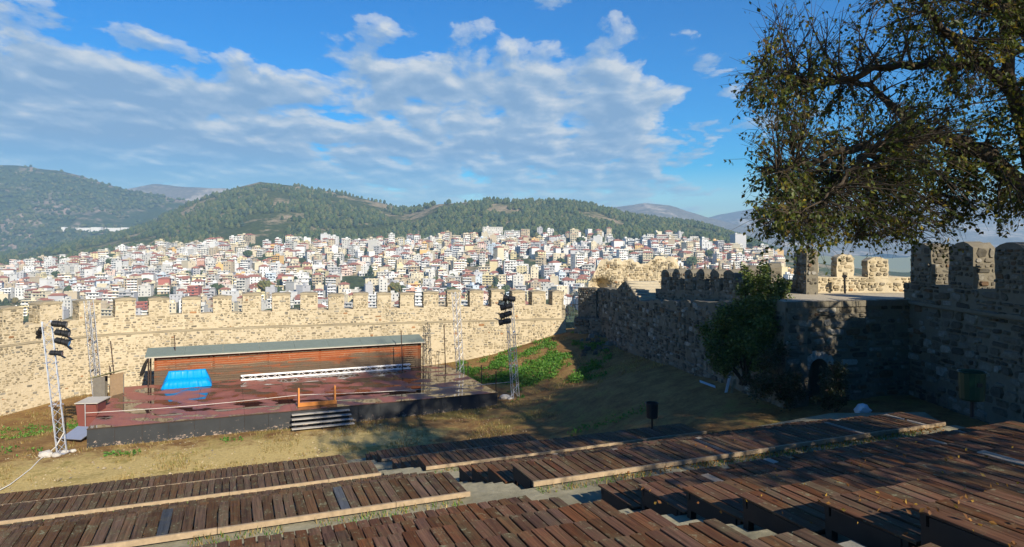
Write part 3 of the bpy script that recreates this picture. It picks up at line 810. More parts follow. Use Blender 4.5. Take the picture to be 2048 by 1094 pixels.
def seating():
    for idx, (g, i, vf, vn, d, last) in enumerate(DECKS):
        z = CAM_Z - d
        for side in ('west', 'east'):
            if side == 'west':
                u1 = 4.5 + U(-0.12, 0.12) if g < 3 else 5.3 + U(-0.1, 0.1)
                if g == 0: u1 = [5.1, 4.85, 4.5][i]
                umin = -0.335 * vf - 1.2                       # a little past the edge of the view
                if g == 0: umin = max(umin, -8.0 - 0.7 * i)
                u0 = umin
                lab = f'weathered plank seating tier, {ORD[idx]} from the stage, on the tarpaulin side of the aisle'
            else:
                u0 = 6.0 + U(-0.1, 0.1) if g < 3 else 6.8 + U(-0.08, 0.08)
                u1 = min(1.69 * vn + 1.8, {0: 13.6, 1: 17.0, 2: 19.1, 3: 19.6}[g])
                lab = f'dark plank seating tier, {ORD[idx]} from the stage, on the green bin side of the aisle'
            if u1 - u0 < 1.0: continue
            root = empty('seating_tier', uv((u0 + u1) / 2, (vf + vn) / 2, z - 0.45), lab, 'seating tier', 'plank seating tiers stepping down to the stage', ANG)
            pitch = 0.2; n = int((u1 - u0) / pitch); L = vf - vn + 0.04
            for k in range(n):
                u = u1 - (k + 0.5) * pitch if side == 'west' else u0 + (k + 0.5) * pitch
                r = R(); mat = 'plank'
                if g == 3 or side == 'east': mat = 'plank_red' if R() < (0.75 if g == 3 else 0.35) else 'plank'
                if r < 0.006: mat = 'plank_grey'
                elif r < (0.009 if side == 'west' else 0.026): mat = 'plank_pale'
                if 0.05 < r < 0.055 and k > 2: continue        # a lost board
                plank(root, u + U(-0.006, 0.006), (vf + vn) / 2 + U(-0.015, 0.015), z - 0.034, L * U(0.985, 1.0), mat, U(-0.004, 0.006), U(-0.008, 0.008))
            for vv in (vn + 0.12, vf - 0.12):
                MB().ubox(u0 + 0.02, u1 - 0.02, vv - 0.035, vv + 0.035, z - 0.15, z - 0.036).build('bearer', M['dark_timber'], root)
            ue = u1 - 0.03 if side == 'west' else u0 + 0.03
            MB().ubox(ue - 0.022, ue + 0.022, vn + 0.17, vf - 0.2, z - 0.30, z - 0.04).build('end_board', M['dark_timber'], root)
            m = max(2, int((u1 - u0) / 2.4))
            for k in range(m + 1):
                uu = u0 + 0.08 + (u1 - u0 - 0.16) * k / m
                MB().ubox(uu - 0.05, uu + 0.05, vf - 0.19, vf - 0.09, z - 0.47, z - 0.152).build('post', M['dark_timber'], root)
            if last:
                uu = u0 - 0.02
                while uu < u1:
                    ue = min(uu + U(2.6, 4.2), u1 + 0.04)
                    MB().ubox(uu, ue - 0.012, vn - 0.075, vn - 0.025 + U(-0.006, 0.006), z - 0.09, z + 0.012 + U(-0.006, 0.006)).build('edge_board', M['beam'], root)
                    uu = ue
seating()

# ------------------------------------------------------------------ stage
SU0, SU1, SV0, SV1, SZ = -6.8, 16.0, 41.0, 52.2, 1.0
def stage():
    root = empty('stage', uv((SU0 + SU1) / 2, (SV0 + SV1) / 2, 0), 'low wet brown stage with chipped black fascia in front of the wall', 'stage', None, ANG)
    nu, nv = 9, 5
    for i in range(nu):
        for j in range(nv):
            u0 = SU0 + (SU1 - SU0) * i / nu; u1 = SU0 + (SU1 - SU0) * (i + 1) / nu - 0.014
            v0 = SV0 + (SV1 - SV0) * j / nv; v1 = SV0 + (SV1 - SV0) * (j + 1) / nv - 0.012
            dz = U(-0.004, 0.004)
            MB().ubox(u0, u1, v0, v1, SZ - 0.03, SZ + dz).build('deck_panel', M['stage'], root)
    MB().ubox(SU0 + 0.08, SU1 - 0.08, SV0 + 0.08, SV1 - 0.05, -0.3, SZ - 0.034).build('substructure', M['dark_timber'], root)
    for i in range(nu * 2):
        u0 = SU0 + (SU1 - SU0) * i / (nu * 2); u1 = SU0 + (SU1 - SU0) * (i + 1) / (nu * 2) - 0.016
        MB().ubox(u0, u1, SV0 + 0.02 + U(-0.008, 0.008), SV0 + 0.05, 0.0 - 0.1, SZ - 0.06).build('fascia_panel', M['black_panel'], root)
    for j in range(5):
        v0 = SV0 + 0.06 + (SV1 - SV0 - 0.1) * j / 5; v1 = v0 + (SV1 - SV0) / 5 - 0.04
        MB().ubox(SU0 + 0.02, SU0 + 0.05, v0, v1, -0.1, SZ - 0.06).build('fascia_panel', M['black_panel'], root)
        MB().ubox(SU1 - 0.05, SU1 - 0.02, v0, v1, -0.1, SZ - 0.06).build('fascia_panel', M['black_panel'], root)
    MB().ubox(SU0 - 0.01, SU1, SV0 - 0.012, SV0 + 0.015, SZ - 0.055, SZ - 0.008).build('edge_strip', M['dark_timber'], root)

    st = empty('stage_steps', uv(4.95, 40.4, 0), 'grey open wooden steps against the front of the stage', 'steps', None, ANG)
    for k in range(4):
        z = 0.82 - 0.21 * k; v = 40.82 - 0.24 * k
        MB().ubox(3.3 - 0.02 * k, 6.55 + 0.05 * k, v - 0.14, v + 0.14, z - 0.05, z).build('tread', M['tread'], st)
    for uu in (3.42, 4.9, 6.45):
        s = MB(); a = uv(uu, 40.98, 0.86); b = uv(uu, 39.98, 0.0)
        s.add([uv(uu - 0.03, 40.97, 0.74), uv(uu - 0.03, 40.0, -0.05), uv(uu - 0.03, 40.35, -0.05), uv(uu - 0.03, 40.97, 0.45), uv(uu + 0.03, 40.97, 0.74), uv(uu + 0.03, 40.0, -0.05), uv(uu + 0.03, 40.35, -0.05), uv(uu + 0.03, 40.97, 0.45)],
              [(0, 1, 2, 3), (7, 6, 5, 4), (0, 4, 5, 1), (1, 5, 6, 2), (2, 6, 7, 3), (3, 7, 4, 0)])
        s.build('stringer', M['black_metal'], st)

    fr = empty('orange_rail_frame', uv(4.85, 42.1, SZ), 'orange varnished wooden frame with two uprights standing on the stage edge', 'frame', None, ANG)
    MB().ubox(3.72, 5.95, 41.72, 41.78, SZ + 0.01, SZ + 0.24).build('base_board', M['orange_wood'], fr)
    MB().ubox(3.72, 5.95, 41.79, 42.1, SZ + 0.012, SZ + 0.05).build('base_plank', M['orange_wood'], fr)
    for uu in (3.78, 5.86):
        for vv in (41.83, 42.22):
            s = MB(); s.obox(uv(uu, vv + (0.02 if vv < 42 else -0.1), SZ + 0.55), uv(0.045, 0), uv(0, 0.04), Vector((0, 0, 0.52)) + uv(0, 0.04 if vv < 42 else -0.1)); s.build('upright', M['orange_wood'], fr)

    bd = empty('stage_backdrop', uv(4.5, 52.0, SZ), 'long rust-brown board screen with green-grey roof at the back of the stage', 'backdrop', None, ANG)
    nb = 13; H = 2.0
    for k in range(nb):
        u = -4.7
        while u < 13.8:
            ue = min(u + U(3.2, 5.5), 13.85)
            if 13.85 - ue < 1: ue = 13.85
            z0 = SZ + 0.01 + H * k / nb
            s = MB(); s.obox(uv((u + ue) / 2, 51.95 + U(-0.008, 0.008), z0 + H / nb / 2), uv((ue - u) / 2 - 0.006, 0), uv(0, 0.014) + Vector((0, 0, 0.0)), Vector((0, 0, H / nb / 2 - 0.006)) + uv(0, -0.008)); s.build('cladding_board', M['cladding'], bd)
            u = ue
    for uu in (-4.62, -1.0, 2.6, 6.2, 9.8, 13.75): MB().ubox(uu - 0.06, uu + 0.06, 51.99, 52.12, SZ, SZ + H + 0.05).build('stud', M['dark_timber'], bd)
    for uu0 in np.arange(-5.2, 14.0, 2.4):
        s = MB(); a = uv(uu0, 51.42, 3.0); b = uv(min(uu0 + 2.39, 14.05), 51.42, 3.0); c = uv(min(uu0 + 2.39, 14.05), 53.15, 3.33); d = uv(uu0, 53.15, 3.33)
        t = Vector((0, 0, 0.06)); s.add([a, b, c, d, a + t, b + t, c + t, d + t], [(3, 2, 1, 0), (4, 5, 6, 7), (0, 1, 5, 4), (1, 2, 6, 5), (2, 3, 7, 6), (3, 0, 4, 7)]); s.build('roof_sheet', M['roof_felt'], bd)
    MB().ubox(-5.2, 14.05, 51.44, 51.5, 2.93, 2.995).build('roof_batten', M['pale_board'], bd)
    for uu in (-5.0, 13.9):
        s = MB(); s.tube([uv(uu, 51.6, SZ), uv(uu, 51.6, 2.95)], 0.05, 6); s.tube([uv(uu, 53.0, 0.2), uv(uu, 53.0, 3.25)], 0.05, 6); s.build('roof_post', M['dark_timber'], bd)
    cl = MB(); pts = []
    n1, n2 = 8, 7
    for i in range(n1):
        for j in range(n2):
            a = i / (n1 - 1); b = j / (n2 - 1)
            pts.append(uv(-5.05 - 0.55 * b * (0.4 + 0.6 * a) + 0.05 * math.sin(9 * a + 4 * b), 51.5 + 1.0 * a, 2.9 - 1.15 * b + 0.12 * math.sin(7 * a)))
    cl.add(pts, [(i * n2 + j, i * n2 + j + 1, (i + 1) * n2 + j + 1, (i + 1) * n2 + j) for i in range(n1 - 1) for j in range(n2 - 1)])
    o = cl.build('tarred_flap', M['black_metal'], bd, smooth=True)
    sm = o.modifiers.new('solid', 'SOLIDIFY'); sm.thickness = 0.02

def tarp():
    # a draped cover over a low bench-like thing, higher at the back
    prof = [(-0.15, 0.0), (-0.08, 0.04), (0.08, 0.28), (0.16, 0.43), (0.45, 0.48), (0.62, 0.56), (0.72, 0.93), (0.82, 1.02), (1.08, 0.98), (1.16, 0.6), (1.2, 0.0)]
    mb = MB(); nu = 70; L = 2.75; pts = []
    for i in range(nu + 1):
        t = i / nu; e = min(t, 1 - t) / 0.09
        k = min(1, e) ** 0.6
        for j, (v, z) in enumerate(prof):
            n = mnoise.noise((t * 8, v * 3, 1.1)) * 0.07 + mnoise.noise((t * 22, v * 2.2 + z * 1.5, 6.1)) * 0.05 + 0.008 * math.sin(t * 46 + 5 * z)
            flare = (1 - k) * (0.0 if z > 0.5 else 0.0)
            zz = z * (0.03 + 0.97 * k) if z > 0 else 0.0
            drop = 1 - z
            uu = -4.0 + L * t + (0.18 * (t - 0.5) * 2) * max(0, 0.9 - zz) + n * 0.7
            pts.append(uv(uu, 50.35 + v + n * (1 if z > 0 else 2.0), SZ + 0.012 + zz + (n * 0.22 if z > 0.05 else 0)))
    m = len(prof)
    mb.add(pts, [(i * m + j, (i + 1) * m + j, (i + 1) * m + j + 1, i * m + j + 1) for i in range(nu) for j in range(m - 1)])
    o = mb.build('tarpaulin', M['tarp'], smooth=True)
    tag(o, 'bright blue tarpaulin draped over a low bulky thing on the stage', 'tarpaulin')

def truss_part(root, a, b, w, mat, side=None, cell=0.42, rad=0.024):
    """Four chords and their zigzag lacing between a and b."""
    a = Vector(a); b = Vector(b); d = (b - a); L = d.length; d.normalize()
    side = Vector(side) if side is not None else Vector((CA, SA, 0))
    x = (side - d * side.dot(d)).normalized(); y = d.cross(x)
    cor = [(x * i + y * j) * (w / 2) for i, j in ((-1, -1), (1, -1), (1, 1), (-1, 1))]
    for c in cor: MB().tube([a + c, b + c], rad, 8).build('chord', mat, root)
    lm = MB(); n = max(3, int(L / cell))
    for k in range(n):
        p = a + d * (L * k / n); q = a + d * (L * (k + 1) / n)
        for s in range(4):
            c0, c1 = cor[s], cor[(s + 1) % 4]
            if k % 2: c0, c1 = c1, c0
            lm.tube([p + c0, q + c1], rad * 0.5, 5, cap=False)
    o = lm.build('lacing', mat, root); o['kind'] = 'stuff'

def lamp(pos, aim, label, s=1.0, door=True):
    root = empty('stage_lamp', pos, label, 'stage lamp', 'black stage lamps on the truss towers')
    p = Vector(pos); d = Vector(aim).normalized(); x = d.cross(Vector((0, 0, 1))).normalized(); up = x.cross(d)
    hs_ = MB().tube([p - d * 0.30 * s, p - d * 0.26 * s, p - d * 0.05 * s, p + d * 0.12 * s, p + d * 0.14 * s, p + d * 0.30 * s], [0.07 * s, 0.13 * s, 0.135 * s, 0.125 * s, 0.15 * s, 0.155 * s], 14).build('housing', M['black_metal'], root)
    MB().tube([p + d * 0.295 * s, p + d * 0.31 * s], [0.135 * s, 0.13 * s], 14).build('lens', M['lens'], hs_)
    y = MB(); y.tube([p + x * 0.18 * s, p + x * 0.18 * s + up * 0.24 * s, p - x * 0.18 * s + up * 0.24 * s, p - x * 0.18 * s], 0.018 * s, 5); y.build('yoke', M['black_metal'], root)
    if door:
        for a_, b_ in ((up, x), (-up, x)):
            c = p + d * 0.38 * s + a_ * 0.19 * s
            MB().obox(c, b_ * 0.14 * s, (d * 0.09 + a_ * 0.05) * s, (a_ * 0.004 - d * 0.002)).build('barn_door', M['black_metal'], hs_)

def towers():
    spec = [  # base, top, label
        ((-22.75, 34.5, 0), (at(93, 642, 34.9)), 'leaning aluminium truss tower with lamps at the stage corner by the tarpaulin'),
        ((-28.7, 47.3, 0), (at(177, 601, 47.2)), 'leaning bare aluminium truss tower behind the small booth'),
        ((-3.95, 52.6, 0.1), (at(911, 584, 52.6)), 'bare aluminium truss tower behind the stage near the grassy slope'),
        ((0.25, 45.2, 0), (at(1018, 596, 45.2)), 'aluminium truss tower with lamps at the stage corner near the grassy slope')]
    for k, (b, t, lab) in enumerate(spec):
        root = empty('truss_tower', b, lab, 'truss tower', 'four truss towers round the stage')
        b = Vector(b)
        truss_part(root, b + Vector((0, 0, 0.04)), t, 0.40, M['alu'], (math.cos(0.5 + k), math.sin(0.5 + k), 0))
        MB().obox(b + Vector((0, 0, 0.02)), (0.33, 0, 0), (0, 0.33, 0), (0, 0, 0.02)).build('base_plate', M['alu'], root)
        for z_ in (0.36, 0.68):
            c = b.lerp(Vector(t), z_)
            for s_ in (-1, 1): MB().obox(c + Vector((s_ * 0.2, 0, 0)), (0.035, 0, 0), (0, 0.23, 0), (0, 0, 0.03)).build('coupler', M['alu'], root)
    L = [((118, 648), (1, 0.3, -0.15), 'topmost lamp of the leaning tower by the tarpaulin side'), ((124, 666), (1, 0.2, -0.2), 'upper of the two paired lamps facing the stage on the leaning tower'),
         ((124, 683), (1, 0.2, -0.3), 'lower of the two paired lamps facing the stage on the leaning tower'), ((112, 706), (1, 0.25, -0.1), 'lowest small lamp on the leaning tower by the tarpaulin side')]
    for (x, y), aim, lab in L: lamp(at(x, y, 34.6), aim, lab, 1.15 if y < 700 else 0.95)
    lamp(at(80, 662, 34.9), (-0.6, 0.5, -0.5), 'flat floodlight sticking out away from the stage on the leaning tower', 0.9)
    L = [((1019, 597), (-1, 0.1, 0.12), 'topmost lamp of the tower near the grassy slope'), ((1013, 613), (-1, 0.1, -0.22), 'second lamp from the top of the tower near the grassy slope'), ((1012, 629), (-1, 0.15, -0.35), 'third lamp from the top of the tower near the grassy slope'), ((1010, 643), (-1, 0.1, -0.2), 'lowest lamp of the tower near the grassy slope')]
    for (x, y), aim, lab in L: lamp(at(x, y, 45.0), aim, lab, 1.35)
    p = at(1004, 606, 45.1)
    fl = empty('square_floodlight', p, 'square grey floodlight beside the top lamp of the right tower', 'floodlight')
    MB().obox(p, (0.2, -0.1, 0), (0.05, 0.08, -0.03), (0.03, 0, 0.17)).build('housing', M['black_metal'], fl)
    MB().obox(p + Vector((-0.03, -0.1, -0.01)), (0.17, -0.085, 0), (0.004, 0.006, 0), (0.026, 0, 0.145)).build('glass', M['lens'], fl)
    MB().tube([p, p + Vector((0.4, 0.1, -0.1))], 0.02, 5).build('bracket', M['black_metal'], fl)

def stage_things():
    t = empty('lying_truss', uv(7, 51.3, SZ), 'white box truss lying flat along the foot of the board screen', 'truss', None, ANG)
    truss_part(t, uv(0.75, 51.35, SZ + 0.2), uv(12.85, 51.45, SZ + 0.2), 0.3, M['white_metal'], (0, 0, 1), 0.4, 0.032)
    # small booth
    b = empty('plywood_booth', (-25.6, 43.2, 0.2), 'small grey plywood booth with slanted olive roof beside the stage', 'booth')
    ax = Vector((0.55, 0.02, 0)); ay = Vector((0.18, 0.55, 0)); c = Vector((-25.55, 43.3, 1.45))
    MB().obox(c - ay * 0.96 - Vector((0.15, 0, 0)), (0.37, 0.0, 0), (0.0, 0.02, 0), (0, 0, 0.78)).build('side_panel', M['grey_wood'], b)
    MB().obox(c + Vector((0.43, 0.1, 0.06)), (0.14, 0.48, 0), (0.018, -0.005, 0), (0, 0, 0.82)).build('front_panel', M['tan_wood'], b)
    MB().obox(c + ay - Vector((0, 0, 0)), (0.45, 0, 0), (0, 0.02, 0), (0, 0, 0.75)).build('back_panel', M['grey_wood'], b)
    MB().obox(c + Vector((-0.52, 0, -0.03)), (0.02, 0, 0), (0.1, 0.52, 0), (0, 0, 0.7)).build('side_panel', M['grey_wood'], b)
    MB().obox(c + Vector((-0.1, 0, 0.88)), (0.72, 0.0, 0.2), (0.16, 0.62, 0.0), (-0.008, 0, 0.025)).build('roof', M['olive_roof'], b)
    for dx, dy in ((-0.5, -0.5), (0.25, -0.5), (0.5, 0.5), (-0.4, 0.5)): MB().obox(c + Vector((dx, dy, -0.95)), (0.03, 0, 0), (0, 0.03, 0), (0, 0, 0.5)).build('leg', M['dark_timber'], b)
    # cabinet
    k = empty('red_cabinet', (-24.0, 38.7, 0), 'dark red board cabinet with pale dusty top left of the stage', 'cabinet')
    p = Vector((-24.0, 39.2, 0))
    MB().obox(p + Vector((0, -0.6, 0.78)), (0.52, 0.08, 0), (-0.003, 0.02, 0), (-0.1, 0, 0.76)).build('front_panel', M['red_board'], k)
    MB().obox(p + Vector((0.42, 0, 0.75)), (0.02, 0, 0), (-0.12, 0.6, 0), (0, 0, 0.75)).build('side_panel', M['red_board'], k)
    MB().obox(p + Vector((-0.62, 0.02, 0.75)), (0.02, 0, 0), (-0.12, 0.6, 0), (0, 0, 0.75)).build('side_panel', M['red_board'], k)
    MB().obox(p + Vector((-0.12, 0.1, 1.57)), (0.62, 0.06, 0), (-0.12, 0.85, 0), (0, 0, 0.02)).build('top', M['pale_board'], k)
    # poles
    def pole(x, y0, y1, x1, depth, lab, r=0.03):
        a = at(x, y0, depth); bb = at(x1, y1, depth)
        o = MB().tube([bb, a], r, 7).build('pole', M['rust'])
        tag(o, lab, 'pole', 'thin rusty poles round the stage')
    pole(221, 682, 778, 231, 45.5, 'thin rusty pole leaning beside the small booth', 0.035)
    pole(219, 731, 762, 221, 46.2, 'short rusty post just behind the booth roof', 0.03)
    pole(349, 670, 764, 353, 47.0, 'thin dark pole in front of the board screen near the tarpaulin', 0.03)
    pole(802, 661, 748, 806, 51.0, 'thin dark pole in front of the dark end of the board screen', 0.035)
    pole(888, 649, 738, 891, 52.3, 'tall thin pole with handrail behind the stage near the bare tower', 0.035)
    h = MB(); a = at(870, 733, 53.5); h.tube([a, at(874, 702, 53.5), at(889, 706, 53.2)], 0.022, 6); h.tube([at(877, 733, 53.4), at(876, 703, 53.4)], 0.02, 6)
    tag(h.build('handrail', M['rust']), 'bent rusty handrail at the far corner of the stage', 'handrail')
    for x, y0, y1, d, lab in ((936, 724, 762, 51.5, 'back'), (963, 730, 775, 48.8, 'middle'), (992, 742, 800, 44.6, 'front')):
        o = MB().tube([at(x, y1, d), at(x, y0, d)], 0.035, 7).build('fence_post', M['rust'])
        tag(o, f'{lab} one of three short rusty posts along the stage end by the slope', 'post', 'short posts at the stage end')
    o = MB().tube([at(171, 868, 38.0), at(170, 806, 38.0)], 0.025, 6).build('fence_post', M['alu']); tag(o, 'thin grey post at the stage corner in front of the red cabinet', 'post')
    pts = []
    A = at(170, 826, 38.0); B = at(597, 790, 40.3); Cc = at(1020, 764, 45.2)
    for i in range(13): t = i / 12; q = A.lerp(B, t); q.z -= 0.10 * math.sin(math.pi * t); pts.append(q)
    for i in range(1, 13): t = i / 12; q = B.lerp(Cc, t); q.z -= 0.12 * math.sin(math.pi * t); pts.append(q)
    tag(MB().tube(pts, 0.013, 5).build('rope', M['rope']), 'pale rope strung along the front of the stage', 'rope')
    # cable from the leaning tower
    pts = [];
    for x, y in ((128, 865), (112, 893), (98, 906), (78, 921), (62, 938), (40, 955), (20, 970), (-10, 986), (-60, 1002)):
        yn = (y - 490) / F; d = 10.47 / yn
        q = at(x, y, d) if y > 900 else at(x, y, 34.3); pts.append(q)
    for q in pts[2:]: q.z = gz(q.x, q.y) + 0.05
    tag(MB().tube(pts, 0.022, 6).build('cable', M['rope']), 'pale cable trailing over the earth from the leaning tower', 'cable')
    # tilted metal plate beside the tower
    o = MB().obox((-23.2, 36.6, 0.42), (0.62, -0.12, 0), (0.2, 0.42, 0.22), (0.0, -0.01, 0.015)).build('metal_plate', M['alu'])
    tag(o, 'tilted grey metal plate lying behind the leaning tower', 'plate')
    # white boards leaning at the rampart
    for (x, y0, y1, dx), lab, m in (((1452, 785, 752, 8), 'white board leaning upright against the foot of the shaded rampart', 'plastic'), ((1463, 786, 758, 7), 'brown board leaning beside the white board by the rampart', 'beam')):
        a = at(x, y0, 31.5); b_ = at(x + dx, y1, 32.0)
        o = MB().obox((a + b_) / 2, (0.07, 0.02, 0), (0.0, 0.01, 0), (b_ - a) / 2).build('leaning_board', M[m]); tag(o, lab, 'board')
    a = at(1415, 768, 33); o = MB().obox(a, (0.35, -0.1, -0.12), (0.03, 0.12, 0.02), (0.0, 0, 0.015)).build('leaning_board', M['plastic']); tag(o, 'pale plank fallen flat at the foot of the shaded rampart', 'board')
stage(); tarp(); towers(); stage_things()

def lump(name, pos, size, mat, seed, label, cat, group=None, sub=2):
    import bmesh
    bm = bmesh.new(); bmesh.ops.create_icosphere(bm, subdivisions=sub, radius=1)
    for v in bm.verts:
        k = 1 + 0.28 * mnoise.noise(v.co * 1.3 + Vector((seed * 3.1, 0, 0))) + 0.12 * mnoise.noise(v.co * 3.7 + Vector((seed, 5, 0)))
        v.co = Vector((v.co.x * size[0], v.co.y * size[1], v.co.z * size[2])) * k
    me = bpy.data.meshes.new(name); bm.to_mesh(me); bm.free(); me.materials.append(mat)
    o = bpy.data.objects.new(name, me); o.location = pos; C.objects.link(o)
    return tag(o, label, cat, group)

def rocks():
    S = [((92, 912), 0.28, 'largest pale rock in front of the leaning tower'), ((112, 912), 0.17, 'flat pale rock at the foot of the leaning tower'), ((130, 905), 0.15, 'small pale rock under the leaning tower plate'), ((146, 903), 0.13, 'small rock on the stage side of the leaning tower'),
         ((1010, 806), 0.30, 'round white rock beside the tower near the grassy slope'), ((1021, 808), 0.16, 'smaller stone between the white rock and the tower')]
    for i, ((x, y), s, lab) in enumerate(S):
        d = 10.5 / ((y - 490) / F); q = at(x, y, d); lump('rock', (q.x, q.y, gz(q.x, q.y) + s * 0.3), (s * 1.3, s, s * 0.7), M['rock'], i + 1, lab, 'rock', 'loose pale rocks by the towers')
    for i in range(60):
        x = U(5.2, 9.3); y = U(50.5, 57); s = U(0.06, 0.28)
        if i < 26: pass
        RUB.append((x, y, gz(x, y) + s * 0.15, s))
RUB = []
rocks()
def rubble():
    mb = MB()
    for x, y, z, s in RUB:
        v = [Vector((a * U(0.6, 1.2), b * U(0.6, 1.2), c * U(0.4, 0.9))) * s for a, b, c in ((-1, -1, -1), (1, -1, -1), (1, 1, -1), (-1, 1, -1), (-.7, -.7, 1), (.7, -.7, 1), (.7, .7, 1), (-.7, .7, 1))]
        c = pick(PAL_OLD_SHADE)
        mb.add([Vector((x, y, z)) + q for q in v], [(0, 1, 5, 4), (1, 2, 6, 5), (2, 3, 7, 6), (3, 0, 4, 7), (4, 5, 6, 7)], 0, c)
    o = mb.build('rubble', M['stone_old_shade'], color=True); tag(o, 'loose stones strewn at the foot of the shaded rampart', kind='stuff')
rubble()
def pebbles():
    mb = MB()
    for _ in range(900):
        u = U(-12, 15); v = U(33.8, 40.9); p = uv(u, v); s_ = U(0.015, 0.05) * (2 if R() < 0.06 else 1); z = gz(p.x, p.y); c = pick(PAL_LIT)
        mb.add([p + Vector((a * s_ * U(.6, 1.2), b * s_ * U(.6, 1.2), z - 0.01 + k * s_)) for a, b, k in ((-1, -1, 0), (1, -1, 0), (1, 1, 0), (-1, 1, 0), (0, 0, 1.1))], [(0, 1, 4), (1, 2, 4), (2, 3, 4), (3, 0, 4)], 0, c)
    tag(mb.build('pebbles', M['stone'], color=True), 'small stones scattered on the earth before the stage', kind='stuff')
pebbles()

def bin_thing(pos, w, h, post, mat, label):
    root = empty('litter_bin', pos, label, 'litter bin')
    p = Vector(pos)
    MB().tube([p, p + Vector((0, 0, post + 0.05))], 0.035, 8).build('post', M['black_metal'], root)
    b = MB(); n = 16
    z0 = post; z1 = post + h
    b.tube([p + Vector((0, 0, z0)), p + Vector((0, 0, z0 + 0.03)), p + Vector((0, 0, z1))], [w * 0.42, w * 0.46, w * 0.5], n, cap=False)
    b.tube([p + Vector((0, 0, z1)), p + Vector((0, 0, z0 + 0.05))], [w * 0.47, w * 0.43], n, cap=False)
    b.tube([p + Vector((0, 0, z0)), p + Vector((0, 0, z0 + 0.02))], w * 0.42, n)
    b.build('drum', mat, root)
    r = MB(); K = 20
    ring = [p + Vector((math.cos(2 * math.pi * k / K) * w * 0.505, math.sin(2 * math.pi * k / K) * w * 0.505, z1)) for k in range(K + 1)]
    r.tube(ring, 0.018, 5, cap=False); r.build('rim', mat, root)
    MB().obox(p + Vector((0, 0.02, z0 + h * 0.6)), (0.05, 0, 0), (0, w * 0.5 + 0.02, 0), (0, 0, 0.04)).build('bracket', M['black_metal'], root)

bin_thing(at(1304, 858, 25.6), 0.46, 0.56, 0.42, M['black_metal'], 'black round litter bin on a post beyond the plank seats')
bin_thing(at(1944, 834, 14.2), 0.5, 0.58, 0.36, M['bin_green'], 'green round litter bin on a post in front of the near dark wall')
def small_litter():
    lump('plastic_bag', (13.0, 25.3, gz(13.0, 25.3) + 0.45), (0.3, 0.22, 0.22), M['plastic'], 11, 'crumpled white plastic sheet on the ground by the arched doorway', 'litter', None, 2)
    # concrete path from the bins towards the arch
    mb = MB(); pts = [(3.3, 27.5), (6.2, 27.0), (9.0, 25.6), (11.6, 24.6), (14.5, 23.6)]
    L = []
    for x, y in pts:
        for s in (-0.5, 0.5):
            L.append((x + s * 0.25, y + s * 1.2, gz(x, y) + 0.5))
    mb.add(L, [(2 * i, 2 * i + 2, 2 * i + 3, 2 * i + 1) for i in range(len(pts) - 1)])
    tag(mb.build('path', M['concrete']), 'grey concrete path between the seats and the arched doorway', kind='structure')
small_litter()

# ------------------------------------------------------------------ plants
def leaf_quad(mb, p, size, col, flat=0.0, droop=0.0):
    d = Vector((U(-1, 1), U(-1, 1), U(-1, 0.4) - droop))
    if d.length < 0.05: d = Vector((1, 0, 0))
    d.normalize(); a = Vector((U(-1, 1), U(-1, 1), U(-1, 1) * (1 - flat)))
    x = d.cross(a)
    if x.length < 0.05: return
    x.normalize(); nrm = x.cross(d)
    l = size; w = size * U(0.26, 0.36)
    mb.add([p, p + d * l * 0.45 + x * w + nrm * w * 0.25, p + d * l, p + d * l * 0.45 - x * w + nrm * w * 0.25], [(0, 1, 2), (0, 2, 3)], 0, col)

def bez(a, b, c, n):
    return [a.lerp(b, t).lerp(b.lerp(c, t), t) for t in [i / n for i in range(n + 1)]]

